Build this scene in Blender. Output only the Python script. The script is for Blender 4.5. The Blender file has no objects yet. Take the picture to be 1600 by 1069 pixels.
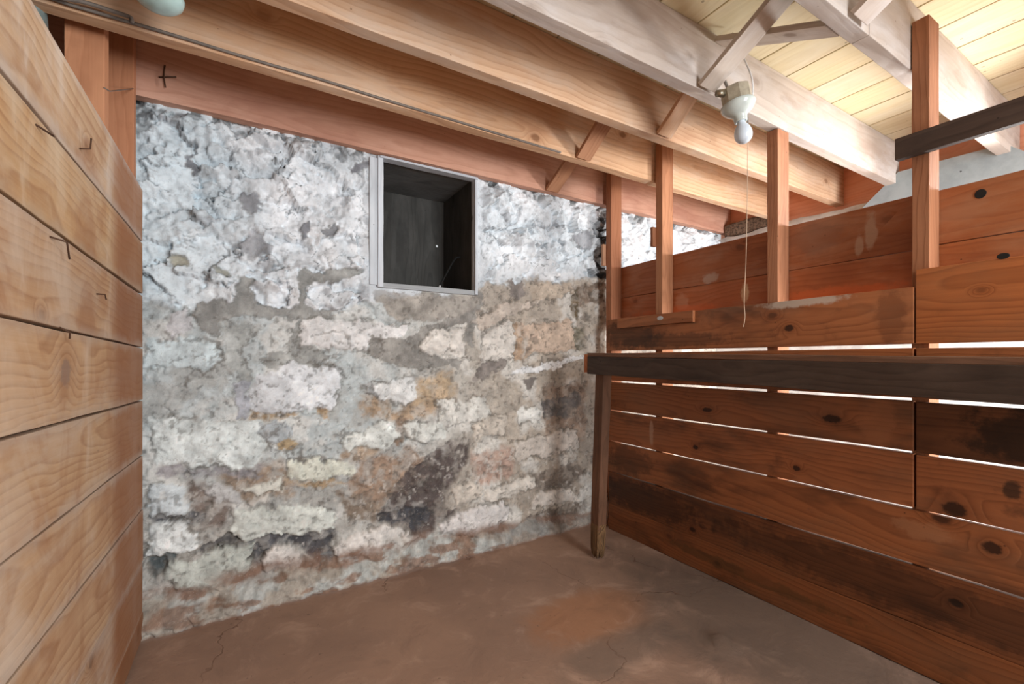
import bpy, bmesh, math, random
import numpy as np
from mathutils import Vector, Matrix

random.seed(7)
S = bpy.context.scene
COL = S.collection
PI = math.pi

# ------------------------------------------------------------------ helpers
def lin(c):
    out = []
    for v in c[:3]:
        v = v / 255.0
        out.append(v / 12.92 if v <= 0.04045 else ((v + 0.055) / 1.055) ** 2.4)
    return tuple(out) + (1.0,)

def tag(o, label=None, cat=None, group=None, kind=None):
    if label: o['label'] = label
    if cat: o['category'] = cat
    if group: o['group'] = group
    if kind: o['kind'] = kind
    return o

def empty(name, loc=(0, 0, 0)):
    o = bpy.data.objects.new(name, None)
    o.empty_display_size = 0.05
    COL.objects.link(o)
    o.location = loc
    return o

def link_mesh(name, bm, mat, parent=None, mtx=None, smooth=False):
    me = bpy.data.meshes.new(name)
    bm.to_mesh(me); bm.free()
    if smooth:
        for p in me.polygons: p.use_smooth = True
    me.materials.append(mat)
    o = bpy.data.objects.new(name, me)
    COL.objects.link(o)
    if parent:
        o.parent = parent
        if mtx is not None:
            o.matrix_local = Matrix.Translation(-Vector(parent.location)) @ mtx if parent.type == 'EMPTY' and parent.rotation_euler.to_quaternion().angle < 1e-6 else mtx
    elif mtx is not None:
        o.matrix_world = mtx
    return o

def frame(o, x, y, z):
    m = Matrix((x, y, z)).transposed().to_4x4()
    m.translation = Vector(o)
    return m

X, Y, Z = Vector((1, 0, 0)), Vector((0, 1, 0)), Vector((0, 0, 1))
ALONG_X = (X, Z, -Y)      # long axis +X, width up, face towards -Y
ALONG_Y_R = (Y, Z, X)     # long axis +Y, width up, face towards +X
ALONG_Y_L = (-Y, Z, -X)   # long axis -Y, width up, face towards -X
DECK = (Y, X, -Z)         # long axis +Y, face down
UP_X = (Z, X, Y)          # upright, wide along X
UP_Y = (Z, -Y, X)         # upright, wide along Y

def plank_bm(L, W, T, rng, bev=0.002, jit=0.0012, cuts=None, wane=0.0):
    """a sawn board: long along x, wide along y, thick along z, with softened wavering edges"""
    bm = bmesh.new()
    n = cuts if cuts else max(2, min(24, int(L / 0.12)))
    rows = []
    off = [[0, 0] for _ in range(4)]
    for i in range(n + 1):
        x = -L / 2 + L * i / n
        ring = []
        for k, (sy, sz) in enumerate(((-1, -1), (1, -1), (1, 1), (-1, 1))):
            a = 0.6
            off[k][0] = a * off[k][0] + rng.uniform(-jit, jit)
            off[k][1] = a * off[k][1] + rng.uniform(-jit, jit) * 0.5
            w = 0
            if wane and rng.random() < 0.12: w = rng.uniform(0, wane)
            ring.append(bm.verts.new((x, sy * W / 2 + off[k][0] - sy * w, sz * T / 2 + off[k][1])))
        rows.append(ring)
    for i in range(n):
        for k in range(4):
            a, b = rows[i][k], rows[i][(k + 1) % 4]
            c, d = rows[i + 1][(k + 1) % 4], rows[i + 1][k]
            bm.faces.new((a, b, c, d))
    bm.faces.new(list(reversed(rows[0])))
    bm.faces.new(rows[-1])
    bmesh.ops.recalc_face_normals(bm, faces=bm.faces)
    edges = [e for e in bm.edges if e.calc_face_angle(0) > 0.6]
    if bev > 0:
        bmesh.ops.bevel(bm, geom=edges, offset=bev, segments=2, affect='EDGES', profile=0.5)
    return bm

SEED = [0]
def plank(name, L, W, T, mat, ctr, axes, parent=None, tint=(1, 1, 1), seed=None, slope=0.0, **kw):
    SEED[0] += 1
    sd = SEED[0] if seed is None else seed
    rng = random.Random(sd * 7919 + 3)
    bm = plank_bm(L, W, T, rng, **kw)
    m = frame(ctr, *axes)
    if slope:
        m = m @ Matrix.Rotation(slope, 4, 'Z')
    o = link_mesh(name, bm, mat, parent, m)
    o.color = (tint[0], tint[1], tint[2], (sd * 0.618034) % 1.0)
    return o

def tube(name, pts, r, mat, parent=None, res=8, poly=False, local=None):
    """a round bar or cable along the points, as one mesh"""
    pts = [Vector(p) for p in pts]
    if local: pts = [p - Vector(local) for p in pts]
    if not poly and len(pts) > 2:
        q = []
        for i in range(len(pts) - 1):
            p0 = pts[max(0, i - 1)]; p1 = pts[i]; p2 = pts[i + 1]; p3 = pts[min(len(pts) - 1, i + 2)]
            for k in range(6):
                t = k / 6
                q.append(0.5 * ((2 * p1) + (p2 - p0) * t + (2 * p0 - 5 * p1 + 4 * p2 - p3) * t * t + (-p0 + 3 * p1 - 3 * p2 + p3) * t ** 3))
        q.append(pts[-1]); pts = q
    bm = bmesh.new()
    rings = []
    t = (pts[1] - pts[0]).normalized()
    n = t.orthogonal().normalized()
    for i, p in enumerate(pts):
        t2 = ((pts[min(i + 1, len(pts) - 1)] - pts[max(i - 1, 0)])).normalized()
        n = (n - t2 * n.dot(t2)).normalized()
        b = t2.cross(n)
        rr = r(i / (len(pts) - 1)) if callable(r) else r
        rings.append([bm.verts.new(p + (n * math.cos(a) + b * math.sin(a)) * rr) for a in [2 * PI * k / res for k in range(res)]])
    for i in range(len(rings) - 1):
        for k in range(res):
            bm.faces.new((rings[i][k], rings[i][(k + 1) % res], rings[i + 1][(k + 1) % res], rings[i + 1][k]))
    bm.faces.new(list(reversed(rings[0]))); bm.faces.new(rings[-1])
    bmesh.ops.recalc_face_normals(bm, faces=bm.faces)
    o = link_mesh(name, bm, mat, None, None, smooth=True)
    if parent: o.parent = parent
    return o

def lathe(name, prof, mat, parent=None, loc=(0, 0, 0), res=32, mtx=None):
    bm = bmesh.new()
    rings = []
    for r, z in prof:
        if r < 1e-5: rings.append([bm.verts.new((0, 0, z))])
        else: rings.append([bm.verts.new((r * math.cos(2 * PI * k / res), r * math.sin(2 * PI * k / res), z)) for k in range(res)])
    for a, b in zip(rings, rings[1:]):
        for k in range(res):
            k2 = (k + 1) % res
            if len(a) == 1 and len(b) == 1: continue
            if len(a) == 1: bm.faces.new((a[0], b[k2], b[k]))
            elif len(b) == 1: bm.faces.new((a[k], a[k2], b[0]))
            else: bm.faces.new((a[k], a[k2], b[k2], b[k]))
    bmesh.ops.recalc_face_normals(bm, faces=bm.faces)
    o = link_mesh(name, bm, mat, None, None, smooth=True)
    if parent: o.parent = parent
    if mtx is not None: o.matrix_local = mtx
    else: o.location = loc
    return o

# ------------------------------------------------------------------ materials
class NT:
    def __init__(self, name):
        self.m = bpy.data.materials.new(name)
        self.m.use_nodes = True
        self.t = self.m.node_tree
        self.t.nodes.clear()
        self.out = self.n('ShaderNodeOutputMaterial')
        self.b = self.n('ShaderNodeBsdfPrincipled')
        self.l(self.b.outputs[0], self.out.inputs[0])
    def n(self, typ, **kw):
        nd = self.t.nodes.new(typ)
        for k, v in kw.items(): setattr(nd, k, v)
        return nd
    def l(self, a, b): self.t.links.new(a, b)
    def val(self, inp, v):
        if isinstance(v, bpy.types.NodeSocket): self.l(v, inp)
        else: inp.default_value = v
    def math(self, op, a, b=0.0, c=None, clamp=False):
        nd = self.n('ShaderNodeMath', operation=op, use_clamp=clamp)
        self.val(nd.inputs[0], a); self.val(nd.inputs[1], b)
        if c is not None: self.val(nd.inputs[2], c)
        return nd.outputs[0]
    def vmath(self, op, a, b):
        nd = self.n('ShaderNodeVectorMath', operation=op)
        self.val(nd.inputs[0], a); self.val(nd.inputs[1], b)
        return nd.outputs[0]
    def noise(self, vec, scale, detail=4, rough=0.55, dist=0.0, col=False):
        nd = self.n('ShaderNodeTexNoise')
        self.l(vec, nd.inputs['Vector'])
        nd.inputs['Scale'].default_value = scale
        nd.inputs['Detail'].default_value = detail
        nd.inputs['Roughness'].default_value = rough
        nd.inputs['Distortion'].default_value = dist
        return nd.outputs['Color' if col else 'Fac']
    def ramp(self, fac, stops, interp='LINEAR'):
        nd = self.n('ShaderNodeValToRGB')
        cr = nd.color_ramp; cr.interpolation = interp
        while len(cr.elements) < len(stops): cr.elements.new(0.5)
        for e, (p, c) in zip(cr.elements, stops):
            e.position = p
            e.color = c if isinstance(c, tuple) else (c, c, c, 1)
        self.l(fac, nd.inputs[0])
        return nd.outputs['Color']
    def step(self, fac, a, b):
        nd = self.n('ShaderNodeMapRange', interpolation_type='SMOOTHSTEP')
        self.l(fac, nd.inputs[0])
        nd.inputs[1].default_value = a; nd.inputs[2].default_value = b
        return nd.outputs[0]
    def mix(self, fac, a, b, mode='MIX'):
        nd = self.n('ShaderNodeMix', data_type='RGBA', blend_type=mode)
        self.val(nd.inputs[0], fac); self.val(nd.inputs[6], a); self.val(nd.inputs[7], b)
        return nd.outputs[2]
    def bump(self, h, strength=0.3, dist=0.002):
        nd = self.n('ShaderNodeBump')
        nd.inputs['Strength'].default_value = strength
        nd.inputs['Distance'].default_value = dist
        self.l(h, nd.inputs['Height'])
        self.l(nd.outputs[0], self.b.inputs['Normal'])

def wood(name, light, dark, knot=(70, 45, 30), stain=(90, 60, 40), stain_amt=0.4, wash=(215, 205, 190), wash_amt=0.0,
         rough=0.75, rings=34.0, contrast=0.55, knots=0.55, bump=0.35, spec=0.25,
         big=(), marks=(), streaks=0.0, specks=0.05):
    g = NT(name)
    tc = g.n('ShaderNodeTexCoord').outputs['Object']
    oi = g.n('ShaderNodeObjectInfo')
    sd = oi.outputs['Alpha']
    off = g.n('ShaderNodeCombineXYZ')
    g.l(g.math('MULTIPLY', sd, 37.0), off.inputs[0]); g.l(g.math('MULTIPLY', sd, 23.0), off.inputs[1]); g.l(g.math('MULTIPLY', sd, 91.0), off.inputs[2])
    p = g.vmath('ADD', tc, off.outputs[0])
    sep = g.n('ShaderNodeSeparateXYZ'); g.l(tc, sep.inputs[0])
    x, y, z = sep.outputs
    sp = g.n('ShaderNodeSeparateXYZ'); g.l(p, sp.inputs[0])
    # knots: a sparse 2D scatter over the board face
    kv = g.n('ShaderNodeCombineXYZ')
    g.l(g.math('MULTIPLY', sp.outputs[0], 3.6), kv.inputs[0]); g.l(g.math('MULTIPLY', sp.outputs[1], 5.5), kv.inputs[1])
    vor = g.n('ShaderNodeTexVoronoi', voronoi_dimensions='2D', feature='F1')
    g.l(kv.outputs[0], vor.inputs['Vector']); vor.inputs['Scale'].default_value = 1.0
    kd = vor.outputs['Distance']
    csep = g.n('ShaderNodeSeparateColor'); g.l(vor.outputs['Color'], csep.inputs[0])
    on = g.math('GREATER_THAN', csep.outputs[0], 1.0 - knots)
    ksize = g.math('MULTIPLY_ADD', csep.outputs[1], 0.06, 0.035)
    kn = g.math('DIVIDE', kd, ksize)
    kw = g.math('ADD', kn, g.math('MULTIPLY', g.math('SUBTRACT', g.noise(p, 60, 2), 0.5), 0.7))
    nsep = g.n('ShaderNodeSeparateXYZ'); g.l(g.n('ShaderNodeTexCoord').outputs['Normal'], nsep.inputs[0])
    on = g.math('MULTIPLY', on, g.math('GREATER_THAN', g.math('ABSOLUTE', nsep.outputs[2]), 0.6))
    core = g.math('MULTIPLY', g.math('SUBTRACT', 1.0, g.step(kw, 0.6, 1.3)), on)
    core = g.math('MULTIPLY', core, g.math('MULTIPLY_ADD', csep.outputs[2], 0.7, 0.25))
    halo = g.math('MULTIPLY', g.math('SUBTRACT', 1.0, g.step(kn, 0.6, 3.2)), on)
    for (bx_, by_, rx_, ry_) in big:
        ex = g.math('DIVIDE', g.math('SUBTRACT', x, bx_), rx_); ey = g.math('DIVIDE', g.math('SUBTRACT', y, by_), ry_)
        dd = g.math('SQRT', g.math('ADD', g.math('MULTIPLY', ex, ex), g.math('MULTIPLY', ey, ey)))
        dw = g.math('ADD', dd, g.math('MULTIPLY', g.math('SUBTRACT', g.noise(p, 70, 3), 0.5), 0.8))
        core = g.math('MAXIMUM', core, g.math('SUBTRACT', 1.0, g.step(dw, 0.65, 1.1)))
        halo = g.math('MAXIMUM', halo, g.math('SUBTRACT', 1.0, g.step(dd, 0.5, 3.0)))
    # growth rings about a wandering heart line below the face
    st = g.n('ShaderNodeCombineXYZ')
    g.l(g.math('MULTIPLY', sp.outputs[0], 0.9), st.inputs[0]); g.l(g.math('MULTIPLY', sp.outputs[1], 2.5), st.inputs[1]); g.l(g.math('MULTIPLY', sp.outputs[2], 2.5), st.inputs[2])
    w1 = g.noise(st.outputs[0], 1.4, 3, 0.5)
    yy = g.math('ADD', y, g.math('MULTIPLY_ADD', sd, 0.16, -0.08))
    zz = g.math('ADD', z, g.math('MULTIPLY_ADD', g.math('FRACT', g.math('MULTIPLY', sd, 7.31)), -0.10, -0.03))
    rad = g.math('SQRT', g.math('ADD', g.math('MULTIPLY', yy, yy), g.math('MULTIPLY', zz, zz)))
    rad = g.math('ADD', rad, g.math('MULTIPLY', w1, 0.14))
    rad = g.math('ADD', rad, g.math('MULTIPLY', halo, 0.035))
    ph = g.math('MULTIPLY', rad, rings * 2)
    ring = g.math('FRACT', ph)
    ring = g.ramp(ring, [(0.0, 0.15), (0.55, 0.45), (0.86, 1.0), (1.0, 0.15)])
    # fibres
    fv = g.n('ShaderNodeCombineXYZ')
    g.l(g.math('MULTIPLY', sp.outputs[0], 3.0), fv.inputs[0]); g.l(g.math('MULTIPLY', sp.outputs[1], 120.0), fv.inputs[1]); g.l(g.math('MULTIPLY', sp.outputs[2], 120.0), fv.inputs[2])
    fib = g.noise(fv.outputs[0], 1.0, 3, 0.6)
    big = g.noise(st.outputs[0], 2.2, 4, 0.6)
    fac = g.math('ADD', g.math('MULTIPLY', ring, contrast), g.math('MULTIPLY', g.math('SUBTRACT', fib, 0.35), 0.45), clamp=True)
    colr = g.mix(fac, lin(light), lin(dark))
    colr = g.mix(g.math('MULTIPLY', g.step(big, 0.48, 0.72), stain_amt), colr, lin(stain))
    blot = g.noise(p, 7.0, 5, 0.65)
    colr = g.mix(g.math('MULTIPLY', g.step(blot, 0.55, 0.75), stain_amt * 0.6), colr, lin(stain))
    if wash_amt:
        wv = g.noise(st.outputs[0], 3.1, 6, 0.65)
        colr = g.mix(g.math('MULTIPLY', g.step(wv, 0.42, 0.7), wash_amt), colr, lin(wash))
    colr = g.mix(g.math('MULTIPLY', halo, 0.35), colr, lin(dark))
    colr = g.mix(g.math('MULTIPLY', core, 0.85), colr, lin(knot))
    # small pits and nail specks
    sv = g.n('ShaderNodeTexVoronoi', feature='F1'); g.l(p, sv.inputs['Vector']); sv.inputs['Scale'].default_value = 16
    s2 = g.n('ShaderNodeSeparateColor'); g.l(sv.outputs['Color'], s2.inputs[0])
    speck = g.math('MULTIPLY', g.math('LESS_THAN', sv.outputs['Distance'], specks), g.math('GREATER_THAN', s2.outputs[0], 0.6))
    colr = g.mix(g.math('MULTIPLY', speck, 0.6), colr, lin(knot))
    if streaks:
        s1 = g.n('ShaderNodeCombineXYZ'); g.l(g.math('MULTIPLY', x, 5.5), s1.inputs[0]); g.l(g.math('MULTIPLY', y, 3.0), s1.inputs[1]); g.l(g.math('MULTIPLY', sd, 1.2), s1.inputs[2])
        sn = g.noise(s1.outputs[0], 1.0, 5, 0.6, 0.6)
        colr = g.mix(g.math('MULTIPLY', g.step(sn, 0.50, 0.74), streaks), colr, lin((226, 216, 204)))
        colr = g.mix(g.math('MULTIPLY', g.step(sn, 0.50, 0.30), streaks), colr, lin((156, 106, 70)))
        e1 = g.math('ADD', x, g.math('MULTIPLY', g.math('SUBTRACT', g.noise(s1.outputs[0], .6, 3), .5), .12))
        colr = g.mix(g.math('MULTIPLY', g.step(e1, 1.16, 1.34), 0.75), colr, lin((146, 94, 60)))
        edge = g.math('ADD', g.math('ABSOLUTE', y), g.math('MULTIPLY', g.math('SUBTRACT', g.noise(s1.outputs[0], 3.0, 4), .5), .06))
        colr = g.mix(g.math('MULTIPLY', g.step(edge, 0.07, 0.105), 0.5), colr, lin((188, 176, 166)))
    for (mx_, my_, rx_, ry_, mc, ma) in marks:
        ex = g.math('DIVIDE', g.math('SUBTRACT', x, mx_), rx_); ey = g.math('DIVIDE', g.math('SUBTRACT', y, my_), ry_)
        dd = g.math('SQRT', g.math('ADD', g.math('MULTIPLY', ex, ex), g.math('MULTIPLY', ey, ey)))
        dd = g.math('ADD', dd, g.math('MULTIPLY', g.math('SUBTRACT', g.noise(p, 22, 5, .65), .5), 1.6))
        colr = g.mix(g.math('MULTIPLY', g.math('SUBTRACT', 1.0, g.step(dd, 0.6, 1.1)), ma), colr, lin(mc))
    tint = g.mix(1.0, colr, oi.outputs['Color'], 'MULTIPLY')
    g.l(tint, g.b.inputs['Base Color'])
    g.b.inputs['Roughness'].default_value = rough
    g.b.inputs['Specular IOR Level'].default_value = spec
    h = g.math('ADD', g.math('MULTIPLY', fib, 0.6), g.math('MULTIPLY', ring, -0.35))
    h = g.math('SUBTRACT', h, g.math('MULTIPLY', core, 0.5))
    g.bump(h, bump, 0.0025)
    return g.m

WP = {}
def W_(key, name, *a, **k):
    WP[key] = (name, a, k); M[key] = wood(name, *a, **k)
def variant(key, suffix, **extra):
    n, a, k = WP[key]
    return wood(n + '_' + suffix, *a, **dict(k, **extra))

def plain(name, c, rough=0.6, metal=0.0, var=0.12, scale=40, spec=0.4, c2=None, bump=0.0, specks=None):
    g = NT(name)
    tc = g.n('ShaderNodeTexCoord').outputs['Object']
    nz = g.noise(tc, scale, 5, 0.6)
    a = lin(c)
    d = lin(c2) if c2 else tuple(v * (1 - 2.5 * var) for v in a[:3]) + (1,)
    cc = g.mix(g.step(nz, 0.4, 0.7), a, d)
    if specks:
        n3 = g.noise(tc, 26, 3, 0.5, 0.5)
        cc = g.mix(g.math('MULTIPLY', g.step(n3, 0.70, 0.76), 0.8), cc, lin(specks))
    g.l(cc, g.b.inputs['Base Color'])
    g.b.inputs['Roughness'].default_value = rough
    g.b.inputs['Metallic'].default_value = metal
    g.b.inputs['Specular IOR Level'].default_value = spec
    if bump: g.bump(nz, bump, 0.003)
    return g.m

M = {}
W_('left', 'wood_left_wall', (206, 174, 140), (148, 104, 70), stain=(168, 122, 88), stain_amt=0.6, wash=(206, 192, 178), wash_amt=0.6, rings=30, contrast=0.5, knots=0.10, knot=(120, 96, 80), streaks=0.5)
W_('rim', 'wood_reddish_joist', (204, 158, 136), (160, 110, 88), stain=(160, 106, 90), stain_amt=0.5, wash=(222, 184, 164), wash_amt=0.3, rings=22, contrast=0.35, knots=0.2, knot=(120, 78, 62))
W_('joist', 'wood_tan_joist', (220, 184, 152), (172, 126, 94), stain=(176, 126, 94), stain_amt=0.5, wash=(218, 204, 190), wash_amt=0.45, rings=22, contrast=0.48, knots=0.28, knot=(130, 92, 66))
W_('grey_joist', 'wood_pale_joist', (196, 184, 174), (150, 132, 120), stain=(152, 126, 108), stain_amt=0.5, wash=(206, 202, 202), wash_amt=0.6, rings=18, contrast=0.32, knots=0.3, knot=(130, 112, 100))
W_('deck', 'wood_ceiling_deck', (218, 206, 176), (192, 172, 132), stain=(186, 160, 124), stain_amt=0.35, wash=(216, 212, 200), wash_amt=0.4, rings=18, contrast=0.3, knots=0.22, bump=0.2, knot=(104, 92, 80), specks=0.085)
W_('red', 'wood_red_brown', (166, 104, 66), (108, 60, 34), knot=(34, 20, 15), stain=(58, 38, 28), stain_amt=0.75, wash=(120, 92, 72), wash_amt=0.35, rings=30, contrast=0.5, knots=0.16, rough=0.5)
W_('upper', 'wood_orange_boards', (178, 116, 80), (136, 78, 48), knot=(60, 34, 24), stain=(116, 70, 50), stain_amt=0.5, wash=(190, 160, 140), wash_amt=0.35, rings=26, contrast=0.45, knots=0.14, rough=0.6)
W_('stud', 'wood_stud', (184, 138, 108), (136, 92, 66), stain=(120, 80, 58), stain_amt=0.45, rings=36, contrast=0.4, knots=0.1)
W_('dark', 'wood_dark_stained', (84, 70, 62), (46, 38, 33), knot=(25, 20, 18), stain=(48, 41, 38), stain_amt=0.6, wash=(112, 100, 92), wash_amt=0.3, rings=32, contrast=0.45, knots=0.08)
W_('post', 'wood_orange_post', (198, 144, 110), (160, 106, 74), stain=(148, 96, 68), stain_amt=0.5, rings=22, contrast=0.3, knots=0.12)
W_('black', 'wood_black_boards', (72, 71, 68), (46, 45, 44), stain=(46, 46, 45), stain_amt=0.4, wash=(104, 103, 100), wash_amt=0.3, rings=26, contrast=0.5, knots=0.1, knot=(15, 15, 15))
W_('greypaint', 'wood_grey_painted', (206, 212, 218), (178, 184, 190), stain=(150, 154, 158), stain_amt=0.4, wash=(224, 228, 232), wash_amt=0.5, rings=30, contrast=0.4, knots=0.1, knot=(90, 90, 92))
W_('ends', 'wood_orange_rim', (240, 176, 144), (216, 138, 106), stain=(204, 126, 98), stain_amt=0.4, wash=(232, 186, 160), wash_amt=0.4, rings=30, contrast=0.4, knots=0.2)
M['steel'] = plain('galvanised_steel', (150, 146, 140), 0.4, 0.8)
M['rust'] = plain('rusty_nail', (92, 66, 50), 0.7, 0.4)
M['porcelain'] = plain('white_porcelain', (188, 196, 191), 0.18, 0, 0.03, spec=0.5)
M['box'] = plain('beige_metal_box', (170, 160, 140), 0.45, 0.1, 0.1)
M['bulb'] = plain('milky_bulb', (204, 214, 224), 0.25, 0, 0.02, spec=0.5)
M['brass'] = plain('brass_base', (150, 140, 120), 0.35, 0.9)
M['cord'] = plain('pale_cord', (196, 170, 146), 0.8)
M['blackcable'] = plain('black_cable', (18, 18, 18), 0.6)
M['whiteend'] = plain('white_cable_end', (225, 225, 225), 0.4)
M['cable'] = plain('grey_cable', (122, 112, 104), 0.6)
M['duct'] = plain('grey_green_pipe', (128, 146, 146), 0.4, 0.2, 0.2, 12)
M['glassgreen'] = plain('pale_green_porcelain', (178, 206, 204), 0.2, 0, 0.03, spec=0.5)
W_('frayed', 'wood_frayed_foot', (160, 134, 102), (60, 42, 30), knot=(60, 44, 30), stain=(60, 42, 30), stain_amt=0.8, rings=150, contrast=0.8, knots=0.2, bump=0.9)
M['panel'] = plain('speckled_grey_panel', (160, 172, 176), 0.7, 0, 0.1, 9, c2=(144, 156, 160), bump=0.1, specks=(54, 58, 60))
M['ledge'] = plain('limewashed_concrete', (226, 226, 222), 0.9, 0, 0.1, 14, bump=0.6)
M['dirt'] = plain('brown_dirt', (120, 98, 80), 0.95, 0, 0.3, 60, bump=0.8)

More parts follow.
